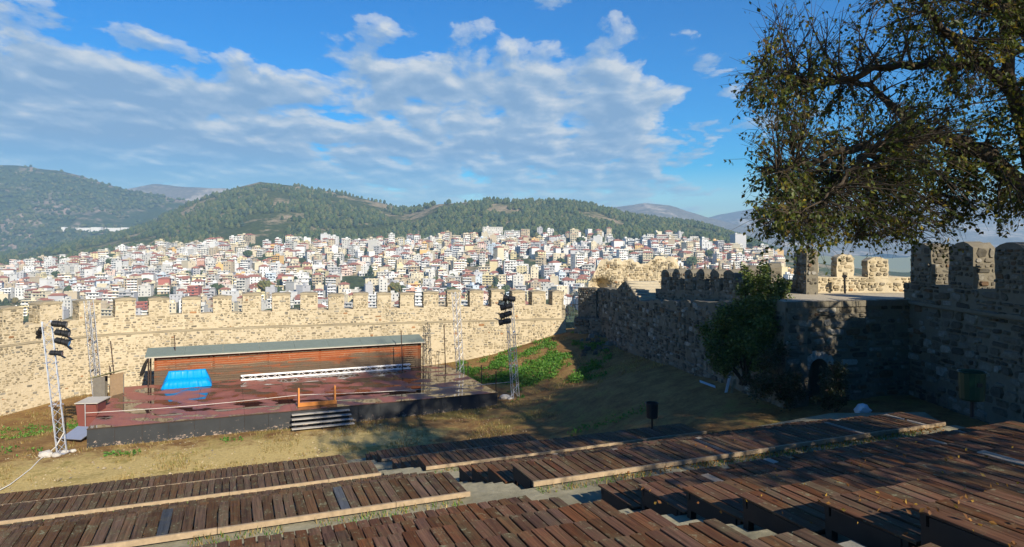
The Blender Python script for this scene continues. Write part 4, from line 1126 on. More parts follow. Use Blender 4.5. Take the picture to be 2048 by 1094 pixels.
def big_tree():
    base = Vector((14.6, 13.4, 6.3))
    root = empty('big_tree', base, 'large old tree with sparse autumn leaves overhanging the rampart from the right', 'tree')
    tr = MB(); fork = Vector((12.4, 13.1, 10.6))
    tr.tube([base - Vector((0, 0, 0.4)), base + Vector((-0.3, 0, 1.2)), Vector((13.6, 13.2, 8.8)), fork], [0.62, 0.5, 0.45, 0.42], 12)
    tr.build('trunk', M['bark'], root, smooth=True)
    Z0 = 13.0
    def Wp(x, y, dz=0.0): return at(x, y, Z0 + dz)
    limbs = [
        ([fork, Wp(2090, 400), Wp(1990, 325), Wp(1935, 288, 0.2), Wp(1875, 272, 0.3), Wp(1800, 282, 0), Wp(1745, 296, -0.3), Wp(1680, 303, -0.6), Wp(1620, 322, -0.8), Wp(1550, 345, -1)], 0.23),
        ([fork, Wp(2085, 350), Wp(2040, 230), Wp(2018, 150), Wp(2018, 0), Wp(2030, -140), Wp(2060, -300)], 0.21),
        ([Wp(2030, 190), Wp(1965, 130, 0.2), Wp(1900, 133, 0.5), Wp(1840, 130, 0.6), Wp(1765, 134, 0.4), Wp(1700, 158, 0.3), Wp(1640, 163, 0.1), Wp(1560, 150, -0.2), Wp(1500, 165, -0.3)], 0.13),
        ([Wp(1975, 130, 0.2), Wp(1918, 88, -0.6), Wp(1860, 20, -1.1), Wp(1835, -60, -1.5), Wp(1760, -200, -2)], 0.12),
        ([Wp(1850, 272, 0.3), Wp(1790, 215, 1.2), Wp(1720, 165, 1.8), Wp(1640, 175, 2.1), Wp(1550, 205, 2.4)], 0.11),
        ([Wp(1745, 296, -0.3), Wp(1700, 340, -0.9), Wp(1660, 390, -1.2), Wp(1600, 430, -1.4)], 0.06),
        ([Wp(1660, 320, -0.6), Wp(1610, 370, 0), Wp(1570, 415, 0.4), Wp(1535, 455, 0.6)], 0.05),
        ([Wp(1690, 305, -0.5), Wp(1660, 390, 0.8), Wp(1640, 450, 1.2), Wp(1640, 480, 1.3)], 0.05),
        ([Wp(1780, 285, 0), Wp(1750, 370, 0.6), Wp(1735, 440, 0.9), Wp(1700, 478, 1)], 0.05),
        ([Wp(1935, 288, 0.2), Wp(1890, 350, 1), Wp(1850, 420, 1.5), Wp(1830, 470, 1.7)], 0.07),
        ([Wp(2030, 60), Wp(1960, -30, -1.2), Wp(1850, -170, -2), Wp(1700, -280, -2.5)], 0.16),
        ([Wp(2018, 20), Wp(1970, -90, 1.6), Wp(1880, -200, 3), Wp(1740, -250, 4)], 0.16),
        ([fork, Vector((13.3, 15, 12.5)), Vector((14, 17.5, 14.5)), Vector((14.3, 19.5, 17)), Vector((14, 21, 19))], 0.26),
        ([fork, Vector((13.8, 11.5, 12.5)), Vector((15, 9, 14.5)), Vector((15.5, 6.8, 16.5)), Vector((15, 5, 18))], 0.26),
        ([fork, Vector((14.5, 13.6, 13)), Vector((17, 14, 15.5)), Vector((19.5, 14, 17.5)), Vector((21.5, 13.5, 19))], 0.27),
        ([Wp(2060, -300), Vector((13.2, 12.6, 21)), Vector((14, 12.6, 23.5)), Vector((14.4, 12.4, 26))], 0.2),
        ([Wp(2030, -140), Vector((10.5, 10.5, 18.5)), Vector((9, 8.8, 20)), Vector((8, 7.5, 21.5))], 0.16),
        ([Wp(2040, -200), Vector((10.5, 15.5, 19)), Vector((9, 17.5, 21)), Vector((8.4, 19, 22.5))], 0.16),
        ([Vector((13.2, 12.6, 21)), Vector((15.5, 11, 22)), Vector((18, 10, 23))], 0.13),
        ([Vector((15, 9, 14.5)), Vector((13, 7.4, 14.6)), Vector((11.5, 6, 14.8)), Vector((10.3, 5.0, 15.2))], 0.13),
        ([Vector((17, 14, 15.5)), Vector((18, 16, 18)), Vector((18.5, 17.5, 20.5))], 0.14),
        ([fork, Vector((14.6, 14.6, 11.6)), Vector((16.6, 16.6, 12.6)), Vector((18.4, 18.6, 13.6)), Vector((19.6, 20.5, 14.2))], 0.2),
        ([Vector((13.8, 11.5, 12.5)), Vector((14.4, 8.5, 12.8)), Vector((14.2, 5, 13.2)), Vector((13.2, 2, 13.8)), Vector((12, -0.5, 14.2))], 0.2),
    ]
    anchors = []
    wood = []
    for pts, r0 in limbs:
        # smooth the measured joints
        P = [pts[0] * 2 - pts[1]] + pts + [pts[-1] * 2 - pts[-2]]; sm = []
        for i in range(1, len(P) - 2):
            for k in range(4):
                t = k / 4; a, b, c, d = P[i - 1:i + 3]
                sm.append(0.5 * ((2 * b) + (c - a) * t + (2 * a - 5 * b + 4 * c - d) * t * t + (3 * b - a - 3 * c + d) * t ** 3))
        sm.append(pts[-1])
        n = len(sm)
        sm = [q + Vector((U(-1, 1), U(-1, 1), U(-1, 1))) * 0.05 * (i > 0) for i, q in enumerate(sm)]
        rad = [r0 * (1 - 0.86 * (i / (n - 1)) ** 0.85) for i in range(n)]
        MB().tube(sm, rad, 8).build('limb', M['bark'], root, smooth=True)
        for i in range(1, n): anchors.append((sm[i], rad[i]))
    apos = np.array([tuple(a[0]) for a in anchors])
    # crown volume: ellipsoid, thinner in the lower left where it ends in hanging sprays
    tips = []
    cen = np.array([14.6, 12.3, 18.8]); rad = np.array([9.4, 9.2, 9.0])
    def frame(p): return 1024 + F * p[0] / p[1], 490 + F * (CAM_Z - p[2]) / p[1]
    def shape_ok(p):
        """The crown's outline as it stands: the west side thins and hangs in sprays."""
        if p[1] < 2: return True
        x, y = frame(p)
        if x > 2120: return True
        if x < np.interp(y, [-900, -300, 50, 150, 300, 360, 450, 520], [1900, 1640, 1525, 1485, 1490, 1505, 1512, 1520]): return False
        return y < np.interp(x, [1500, 1650, 1750, 1860, 1930, 2050], [475, 492, 490, 495, 440, 445])
    while len(tips) < 1750:
        q = rng.uniform(-1, 1, 3)
        e = np.linalg.norm(q)
        if e > 1 or e < 0.35: continue
        p = cen + q * rad
        # keep the bottom up off the seats
        if p[2] < 10.6 or not shape_ok(p): continue
        if p[1] > 2 and frame(p)[0] < 2060 and R() < 0.8: continue          # half bare in view; the unseen side stays dense for its shade
        if mnoise.noise((p[0] * 0.33, p[1] * 0.33, p[2] * 0.33)) < -0.32: continue
        tips.append(p)
    # sprays around the measured limbs in view
    for pts, r0 in limbs[:12]:
        for i in range(len(pts) - 1):
            if i == 0 and r0 > 0.2: continue
            for k in range(9 if r0 > 0.1 else 17):
                b = pts[i].lerp(pts[i + 1], R())
                tips.append(np.array(b) + np.array([U(-1.35, 0.9), U(-1.2, 1.2), U(-1.0, 1.0)]))
    vis = [(1515, 40), (1530, 90), (1500, 150), (1520, 210), (1490, 230), (1480, 180), (1500, 300), (1525, 340), (1545, 400), (1560, 440), (1530, 455), (1590, 470), (1620, 460), (1660, 440), (1700, 470), (1720, 480), (1640, 500), (1690, 500), (1830, 480), (1850, 505), (1820, 440), (1880, 470), (1900, 430), (1870, 400), (1800, 460), (1760, 470), (1960, 440), (2000, 455), (2030, 440), (1940, 400), (1980, 400), (1580, 400), (1610, 380), (1650, 370), (1545, 30), (1580, 60), (1600, 20), (1650, 60), (1700, 40), (1560, 120), (1555, 180), (1545, 260), (1600, 230), (1880, 450), (1905, 465), (1780, 420), (1740, 440)]
    for x, y in vis:
        for k in range(5): tips.append(np.array(at(x + U(-32, 32), y + U(-26, 26), Z0 + U(-1.5, 1.8))))
    for c_, r_, n_ in (((18.8, 17.6, 11.4), (3.4, 2.3, 2.4), 170), ((17.8, 13.4, 15.2), (3.2, 3.0, 4.2), 430), ((16.0, 12.0, 22.6), (6.0, 5.0, 4.6), 380), ((13.5, 2.5, 13.6), (4.6, 4.6, 3.0), 230), ((16.5, 7.5, 12.2), (3.5, 4.0, 2.0), 120)):  # unseen crown lobes added to shade tower face, slope, stage and near seats
        k = 0
        while k < n_:
            q = rng.uniform(-1, 1, 3)
            if np.linalg.norm(q) > 1: continue
            p = np.array(c_) + q * np.array(r_)
            if p[1] > 1.0 and frame(p)[0] < 2090: k += 1; continue
            tips.append(p); k += 1
    for _ in range(150): tips.append(np.array(at(U(1790, 2070), U(-20, 420), Z0 + U(-2.0, 2.4))))
    br = MB(); lf = MB()
    pal = [((0.056, 0.080, 0.016), 8), ((0.085, 0.110, 0.020), 6), ((0.15, 0.145, 0.022), 2.6), ((0.26, 0.20, 0.022), 1.4), ((0.12, 0.075, 0.020), 0.8), ((0.038, 0.056, 0.014), 4)]
    for p in tips:
        d = np.linalg.norm(apos - p, axis=1) * (1 + 0.25 * rng.random(len(apos)))
        i = int(d.argmin()); a = anchors[i][0]; P = Vector(p)
        L = (P - a).length
        if L > 6.5 or not shape_ok(p): continue
        h = (30.0 - p[1]) / 0.86; hx = p[0] - 0.51 * h; hz = p[2] - 0.543 * h
        if 9.6 < hx < 18 and 6.9 < hz < 10.8 and R() < 0.96: continue      # gap cut in the crown so sun reaches the platform and shrub
        h = (p[0] - 17.0) / 0.51
        if h > 0 and 22 < p[1] + 0.86 * h < 29 and 8.6 < p[2] - 0.543 * h < 10.7 and R() < 0.7: continue  # thinned as well to let sun onto the near merlons
        mid = a.lerp(P, 0.5) + Vector((U(-1, 1), U(-1, 1), U(-0.2, 1.2))) * 0.14 * L
        n = max(3, int(L / 0.45)); pts = bez(a, mid, P, n)
        r0 = min(anchors[i][1] * 0.6, 0.012 + 0.011 * L)
        br.tube(pts, [max(0.005, r0 * (1 - k / (n + 0.4))) for k in range(n + 1)], 4, cap=False)
        # twigs with leaves along the outer half
        dirn = (P - a).normalized() if L > 0.01 else Vector((0, 0, 1))
        sparse = mnoise.noise((p[0] * 0.6, p[1] * 0.6, p[2] * 0.6 + 9)) 
        shown = P.y > 2 and frame(P)[0] < 2070
        full = (sparse > -0.05) if shown else True
        nt = random.randint(7, 12) if shown else random.randint(5, 8)
        for k in range(nt):
            t = U(0.25, 1.0); q = pts[min(n, int(t * n))]
            dd = (dirn * 1.2 + Vector((U(-1, 1), U(-1, 1), U(-0.9, 0.6)))).normalized() * U(0.25, 0.8)
            e = q + dd; mq = q + dd * 0.5 + Vector((U(-.04, .04), U(-.04, .04), U(0, 0.1)))
            br.tube([q, mq, e], [0.0058, 0.004, 0.0022], 3, cap=False)
            if shown: m = random.randint(4, 9) if full and R() < 0.78 else (random.randint(0, 2))
            else: m = random.randint(6, 10)
            tone = pick(pal) if R() < 0.6 else None
            for _ in range(m):
                w = 1 - 0.75 * R() ** 1.5; s = q.lerp(e, w) + Vector((U(-1, 1), U(-1, 1), U(-1, 1))) * 0.03
                leaf_quad(lf, s, U(0.055, 0.115) * (1 if shown else 1.25), tone if tone and R() < 0.65 else pick(pal), 0.0, 0.35)
    o = br.build('twigs', M['bark'], root); o['kind'] = 'stuff'
    o = lf.build('crown', M['leaf'], root, color=True); o['kind'] = 'stuff'
big_tree()

def shrub(name, base, blobs, nleaf, size, pal, label, mat='shrub_leaf', stems=7):
    root = empty(name, base, label, 'shrub')
    base = Vector(base); st = MB(); lf = MB()
    tot = sum(b[3] * b[4] * b[5] for b in blobs)
    for (x, y, z, rx, ry, rz) in blobs:
        c = Vector((x, y, z))
        st.tube(bez(base + Vector((U(-.2, .2), U(-.2, .2), 0)), base.lerp(c, 0.5) + Vector((U(-.3, .3), U(-.3, .3), 0.3)), c, 6), [0.06, 0.05, 0.045, 0.04, 0.03, 0.02, 0.01], 5)
        n = int(nleaf * rx * ry * rz / tot)
        sub = [Vector((U(-1, 1), U(-1, 1), U(-1, 1))) for _ in range(26)]
        sub = [q for q in sub if q.length < 1.0]
        for k in range(n):
            s_ = random.choice(sub)
            q = s_ * U(0.75, 1.0) + Vector((random.gauss(0, 1), random.gauss(0, 1), random.gauss(0, 1))) * 0.16
            p = c + Vector((q.x * rx, q.y * ry, q.z * rz))
            leaf_quad(lf, p, size * U(0.7, 1.3), pick(pal), 0.2, -0.4)
    st.build('stem', M['bark'], root)
    o = lf.build('foliage', M[mat], root, color=True); o['kind'] = 'stuff'

PAL_SHRUB = [((0.075, 0.115, 0.022), 5), ((0.11, 0.145, 0.030), 4), ((0.050, 0.080, 0.018), 4), ((0.17, 0.19, 0.045), 2)]
def shrubs():
    def b(x, y, d, rx, rz, ry=None):
        q = at(x, y, d); return (q.x, q.y, q.z, rx * d / F, (ry or rx) * d / F, rz * d / F)
    shrub('evergreen_shrub', at(1490, 770, 29.5), [b(1540, 570, 29.8, 30, 40), b(1500, 590, 29.8, 34, 42), b(1552, 610, 29.5, 40, 45), b(1470, 640, 29.6, 45, 45), b(1520, 650, 29.0, 50, 50), b(1440, 680, 29.8, 38, 44), b(1480, 700, 29.0, 52, 48), b(1530, 700, 29.0, 45, 50), b(1450, 725, 29.5, 30, 28), b(1525, 540, 29.9, 14, 26), b(1490, 548, 29.9, 10, 28), b(1570, 590, 29.8, 22, 28)],
          36000, 0.125, PAL_SHRUB, 'tall glossy evergreen shrub growing against the shaded rampart')
    dark = [((0.030, 0.042, 0.016), 4), ((0.045, 0.055, 0.02), 2), ((0.09, 0.05, 0.03), 0.5)]
    shrub('dark_bush', at(1560, 800, 27.5), [b(1555, 740, 27.5, 46, 52), b(1530, 775, 27.5, 40, 34), b(1585, 780, 27.2, 34, 36)], 5200, 0.11, dark, 'low dark bush between the evergreen shrub and the arched doorway')
    shrub('round_bush', at(1668, 822, 25.8), [b(1668, 765, 25.8, 30, 44), b(1662, 795, 25.8, 34, 30), b(1678, 745, 25.8, 20, 22)], 4200, 0.10, dark, 'round dark bush standing in front of the arched doorway')
shrubs()

def ground_plants():
    green = [((0.055, 0.16, 0.018), 5), ((0.085, 0.21, 0.025), 4), ((0.13, 0.24, 0.04), 2)]
    mb = MB(); n = 0
    for _ in range(60000):
        x = U(-4.5, 7.2); y = U(44, 58.6)
        if y > 59.8 - 0.02 * x - 1.2: continue
        u = x * CA + y * SA; v = -x * SA + y * CA
        if u < 16.4 and v < 53: continue
        k = mnoise.noise((x * 0.5, y * 0.42, 0.7)) + 0.5 * mnoise.noise((x * 1.5, y * 1.3, 3.3))
        c = math.exp(-(((x - 1.6) / 3.4) ** 2 + ((y - 50.6) / 3.6) ** 2))
        c = 0.92 * math.exp(-(((x - 0.6) / 4.8) ** 2 + ((y - 51.0) / 4.4) ** 2))
        if k + c + U(-0.34, 0.34) < 0.56: continue
        p = Vector((x, y, gz(x, y) + U(0.0, 0.16) * max(0.3, k + 0.5)))
        leaf_quad(mb, p, U(0.10, 0.21), pick(green), 0.6, -0.5); n += 1
        if n > 22000: break
    for cx, cy, r, m in ((-27.8, 39.6, 2.0, 900), (-25.6, 41.2, 1.2, 300), (-29, 35.5, 1.1, 160), (-25.2, 34.6, 0.9, 120), (-19.5, 34.2, 0.55, 160), (-21.8, 36.5, 0.4, 90), (-23.9, 37.6, 0.5, 120), (-15, 36.6, 0.4, 60), (5.3, 33.5, 1.1, 260), (3.6, 33.8, 0.6, 80)):
        for _ in range(m):
            a = U(0, 6.28); q = r * math.sqrt(R()); x = cx + q * math.cos(a) * 1.5; y = cy + q * math.sin(a)
            if mnoise.noise((x * 1.1, y * 1.1, 7)) < -0.1: continue
            leaf_quad(mb, Vector((x, y, gz(x, y) + U(0, 0.13))), U(0.08, 0.18), pick(green), 0.6, -0.5)
    o = mb.build('weeds', M['weed'], color=True); tag(o, 'patches of low bright green weeds on the courtyard earth', kind='stuff')
    # dry grass tufts
    dry = [((0.34, 0.25, 0.09), 4), ((0.26, 0.17, 0.06), 4), ((0.20, 0.19, 0.05), 3), ((0.42, 0.34, 0.16), 2)]
    mb = MB()
    def blade(x, y, h):
        z = gz(x, y) - 0.02; a = U(0, 6.28); w = U(0.008, 0.018); le = Vector((U(-1, 1), U(-1, 1), 0)) * h * 0.5
        mb.add([(x - w * math.cos(a), y - w * math.sin(a), z), (x + w * math.cos(a), y + w * math.sin(a), z), (x + le.x, y + le.y, z + h)], [(0, 1, 2)], 0, pick(dry))
    cnt = 0
    X = rng.uniform(-34, 9.5, 60000); Y = rng.uniform(29, 59, 60000); Zs = ground_z(X, Y)
    for x, y, z in zip(X, Y, Zs):
        u = x * CA + y * SA; v = -x * SA + y * CA
        if v < 34.2 or (SU0 - 0.05 < u < SU1 + 0.05 and SV0 - 0.03 < v < SV1): continue
        edge = 0.5 if (SU0 - 0.6 < u < SU1 + 0.6 and SV0 - 0.7 < v < SV0) else 0
        if mnoise.noise((x * 0.45, y * 0.45, 1.9)) + 0.5 * mnoise.noise((x * 1.6, y * 1.6, 2.9)) + edge < 0.12: continue
        for _ in range(2):
            a = U(0, 6.28); h = U(0.06, 0.2); w = U(0.010, 0.022); xx = x + U(-.12, .12); yy = y + U(-.12, .12)
            le = Vector((U(-1, 1), U(-1, 1), 0)) * h * 0.6
            mb.add([(xx - w * math.cos(a), yy - w * math.sin(a), z - 0.03), (xx + w * math.cos(a), yy + w * math.sin(a), z - 0.03), (xx + le.x, yy + le.y, z + h)], [(0, 1, 2)], 0, pick(dry))
    o = mb.build('dry_grass', M['weed'], color=True); tag(o, 'thin dry yellow grass on the courtyard earth', kind='stuff')
    # moss and grass between the boards and along the edge timbers
    mb = MB()
    for (g, i, vf, vn, d, last) in DECKS:
        if not last: continue
        for _ in range(2600):
            u = U(-9, 18.5)
            if mnoise.noise((u * 0.9, vn * 3, 1.0)) < -0.15: continue
            if 4.4 < u < 6.1: continue
            p = uv(u, vn - U(0.1, 0.45), CAM_Z - d - 0.13); h = U(0.03, 0.13)
            a = U(0, 6.28); w = 0.012; le = Vector((U(-1, 1), U(-1, 1), 0)) * h * 0.5
            mb.add([p + Vector((w * math.cos(a), w * math.sin(a), 0)), p - Vector((w * math.cos(a), w * math.sin(a), 0)), p + le + Vector((0, 0, h))], [(0, 1, 2)], 0, pick(dry if R() < 0.6 else green))
    o = mb.build('edge_grass', M['weed'], color=True); tag(o, 'grass growing along the edge boards of the seating', kind='stuff')
    # fallen leaves on the seats and walkway
    mb = MB(); pal = [((0.42, 0.26, 0.05), 3), ((0.30, 0.15, 0.04), 4), ((0.20, 0.09, 0.03), 3)]
    for (g, i, vf, vn, d, last) in DECKS:
        for _ in range(26 if g > 1 else 8):
            u = U(6.5, min(18.5, 1.7 * vn + 1)) if 1.7 * vn + 1 > 7 else None
            if u is None: continue
            v = U(vn + 0.1, vf - 0.1)
            leaf_quad(mb, uv(u, v, CAM_Z - d + 0.03), U(0.05, 0.085), pick(pal), 0.9, -0.6)
        if last:
            for _ in range(420 if g == 2 else 60):
                u = U(8, 18.8); leaf_quad(mb, uv(u, vn - abs(random.gauss(0, 0.22)) - 0.09, CAM_Z - d - 0.11 + U(0, 0.03)), U(0.05, 0.09), pick(pal), 0.9, -0.6)
    o = mb.build('fallen_leaves', M['leaf'], color=True); tag(o, 'yellow and brown fallen leaves scattered on the plank seats', kind='stuff')
ground_plants()

# ------------------------------------------------------------------ far land
def px2t(x): return (x - 1024) / F
TX = [-900, 0, 130, 300, 480, 650, 850, 1000, 1240, 1340, 1480, 1540, 1640, 1750, 2048, 2900]
CITY = [-40, -30, -12, -2, 9, 13, 13, 22, 20, 20, 12, -4, -22, -40, -55, -62]
RX = [-900, 0, 100, 200, 300, 380, 450, 520, 600, 680, 780, 820, 880, 960, 1050, 1130, 1190, 1240, 1330, 1400, 1430, 1500, 1600, 1800, 2900]
RY = [520, 505, 488, 470, 440, 402, 376, 359, 367, 382, 405, 413, 402, 395, 399, 397, 407, 422, 435, 444, 453, 475, 515, 540, 545]
def ridge_depth(x): return float(np.interp(x, [780, 880], [1850, 1560]))
def land(x, Y):
    """Height of the town's hillside at photo column x and distance Y."""
    zc = float(np.interp(x, TX, CITY)); Yr = ridge_depth(x); zr = CAM_Z + (490 - float(np.interp(x, RX, RY))) / F * Yr - 7
    zr = max(zr, zc - 25)
    return float(np.interp(Y, [60, 75, 130, 300, 450, 600, 1150, 1150 + (Yr - 1150) * 0.5, Yr, Yr + 350, Yr + 900], [-6, -10, -34, -58, -64, -60, zc, zc + (zr - zc) * 0.52, zr, zr - 25, zr - 110]))
def land_n(x, Y):
    X = px2t(x) * Y
    return land(x, Y) + (mnoise.noise((X * 0.006, Y * 0.006, 0.0)) * 7 + mnoise.noise((X * 0.02, Y * 0.02, 3.0)) * 2.5) * min(1, max(0, (Y - 400) / 500)) * (1 - 0.6 * (Y > 1400))

def strip(name, cols, rows, hfun, mat, label):
    mb = MB(); n = len(rows)
    for x in cols:
        for Y in rows:
            Yv = Y(x) if callable(Y) else Y
            mb.v.append((px2t(x) * Yv, Yv, hfun(x, Yv)))
    mb.c = [(0, 0, 0)] * len(mb.v)
    mb.f = [(i * n + j, (i + 1) * n + j, (i + 1) * n + j + 1, i * n + j + 1) for i in range(len(cols) - 1) for j in range(n - 1)]
    o = mb.build(name, mat, smooth=True); tag(o, label, kind='structure'); return o

strip('hillside', list(np.arange(-900, 2901, 20)), [60, 75, 100, 130, 200, 300, 400, 500] + list(np.arange(560, 1160, 40)) + [(lambda x, k=k: 1150 + (ridge_depth(x) - 1150) * k / 16) for k in range(1, 17)] + [(lambda x, k=k: ridge_depth(x) + k) for k in (120, 350, 900)], land_n, M['hill_near'], 'hillside that carries the town up to the pine forest')

def range_strip(name, xs, ys, depth, foot, mat, label, amp=10, zfoot=-45):
    cols = list(np.arange(xs[0], xs[-1] + 1, 12))
    def h(x, Y):
        zr = CAM_Z + (490 - float(np.interp(x, xs, ys))) / F * depth
        t = (Y - foot) / (depth - foot)
        base = zfoot + (zr - zfoot) * (max(0, min(1, t)) ** 1.25) if t <= 1 else zr - (t - 1) * (zr - zfoot) * 1.2
        X = px2t(x) * Y
        w = 1 if t < 1 else 0.4
        k = amp * (mnoise.noise((X / (depth * 0.06), Y / (depth * 0.06), 1.0)) + 0.5 * mnoise.noise((X / (depth * 0.025), Y / (depth * 0.025), 4.0)) + 0.25 * mnoise.noise((X / (depth * 0.01), Y / (depth * 0.01), 7.0)))
        return base + k * (1.0 if t < 0.92 else 0.3)
    rows = [foot + (depth - foot) * k / 22 for k in range(23)] + [depth * 1.06, depth * 1.2]
    return strip(name, cols, rows, h, mat, label), h

hw, h_west = range_strip('hill_west', [-1400, -600, -200, 0, 60, 120, 200, 260, 330, 400, 480, 600, 760], [350, 335, 325, 331, 335, 341, 365, 381, 393, 405, 421, 442, 470], 2750, 1950, M['hill_west'], 'hazy wooded hill on the far left behind the town', 26)
range_strip('mountain_north', [100, 200, 260, 310, 360, 450, 560, 700], [410, 388, 377, 368, 373, 377, 392, 420], 4200, 3000, M['hill_far'], 'far bare ridge between the two wooded hills', 22)
range_strip('mountain_east', [1050, 1150, 1210, 1290, 1340, 1410, 1460, 1600, 1700], [450, 430, 416, 406, 411, 432, 446, 470, 490], 4200, 2900, M['hill_far'], 'far brownish mountain behind the end of the pine forest', 24)
range_strip('mountain_far_east', [1250, 1350, 1410, 1480, 1540, 1640, 1750, 1900, 2048, 2300, 3000], [470, 452, 435, 422, 411, 403, 398, 396, 400, 405, 415], 5800, 3300, M['hill_far'], 'long blue mountain range behind the big tree', 40)

def add_pine(mb, x, y, z, h, w, col):
    n = 6; vs_ = []; a0 = U(0, 6.28)
    for lvl, (hh, ww) in enumerate(((0.12, 0.75), (0.42, 1.0), (0.75, 0.62))):
        for k in range(n):
            a = a0 + 2 * math.pi * (k + 0.5 * lvl) / n; r = w * ww * U(0.75, 1.2)
            vs_.append((x + math.cos(a) * r, y + math.sin(a) * r, z + h * (hh + U(-0.05, 0.05))))
    vs_.append((x + U(-.1, .1) * w, y, z + h))
    f = []
    for l in range(2):
        for k in range(n): f.append((l * n + k, l * n + (k + 1) % n, (l + 1) * n + (k + 1) % n, (l + 1) * n + k))
    for k in range(n): f.append((2 * n + k, 2 * n + (k + 1) % n, 3 * n))
    mb.add(vs_, f, 0, col)

def forest():
    pal = [((0.034, 0.056, 0.020), 3), ((0.050, 0.074, 0.024), 5), ((0.072, 0.090, 0.028), 5), ((0.100, 0.105, 0.040), 2), ((0.034, 0.056, 0.032), 2)]
    mb = MB(); n = 0
    while n < 11500:
        x = U(-150, 1560); Yr = ridge_depth(x); t = U(0, 1.02)
        Y = 1150 + (Yr - 1150) * t
        X = px2t(x) * Y
        zc = float(np.interp(x, TX, CITY)); dens = 1.0
        k = mnoise.noise((X * 0.008, Y * 0.008, 5.5)) + 0.6 * mnoise.noise((X * 0.026, Y * 0.026, 8.5))
        lim = 0.36 if x > 850 else (-0.02 if 330 < x < 840 and t > 0.5 else 0.2)
        if k > lim: continue
        if t > 0.93 and x < 800 and R() < 0.55: continue
        big = U(0.5, 1.35)
        add_pine(mb, X, Y, land_n(x, Y) - 0.6, 9.5 * big, 3.6 * big, pick(pal)); n += 1
    # woods in the valley and on the western hill
    n = 0
    while n < 5200:
        x = U(-320, 620); t = R(); Y = 1950 + 800 * t; X = px2t(x) * Y
        k = mnoise.noise((X * 0.0035, Y * 0.0035, 2.5)) + 0.6 * mnoise.noise((X * 0.012, Y * 0.012, 8.5))
        if k > 0.16: continue
        big = U(0.8, 1.3)
        add_pine(mb, X, Y, h_west(x, Y) - 1, 10 * big, 6.0 * big, pick(pal)); n += 1
    o = mb.build('pine_forest', M['needle'], color=True); tag(o, 'dark green pine forest covering the hills behind the town', kind='stuff')
forest()

# ------------------------------------------------------------------ the town
WALLC = [('white', (0.62, 0.62, 0.60), 28), ('off-white', (0.52, 0.51, 0.47), 20), ('cream', (0.55, 0.49, 0.355), 20), ('pale yellow', (0.57, 0.50, 0.30), 7), ('beige', (0.44, 0.37, 0.26), 13), ('pale grey', (0.40, 0.40, 0.41), 11), ('pale pink', (0.62, 0.48, 0.41), 3), ('salmon', (0.55, 0.33, 0.24), 1.2), ('ochre', (0.60, 0.40, 0.16), 2), ('pale blue', (0.50, 0.57, 0.63), 2), ('brick red', (0.36, 0.13, 0.10), 1.0)]
WM = [plain('render_' + n.replace(' ', '_').replace('-', '_'), c, 0.9, 0, 0.10, 0.06) for n, c, _ in WALLC]
M['window'] = plain('window_dark', (0.062, 0.066, 0.074), 0.25, 0, 0.3, 0.4, 0.5)
M['tile'] = plain('red_roof_tile', (0.30, 0.125, 0.085), 0.9, 0, 0.4, 0.3)
M['flat_roof'] = plain('grey_flat_roof', (0.33, 0.32, 0.30), 0.95, 0, 0.2, 0.2)
M['awning'] = plain('coloured_awning', (0.30, 0.10, 0.07), 0.9, 0, 0.4, 0.2)
TOWN_MATS = WM + [M['window'], M['tile'], M['flat_roof'], M['awning'], M['white_metal']]
I_WIN = len(WM); I_TILE = I_WIN + 1; I_FLAT = I_WIN + 2; I_AWN = I_WIN + 3; I_RAIL = I_WIN + 4
WWT = [w for _, _, w in WALLC]

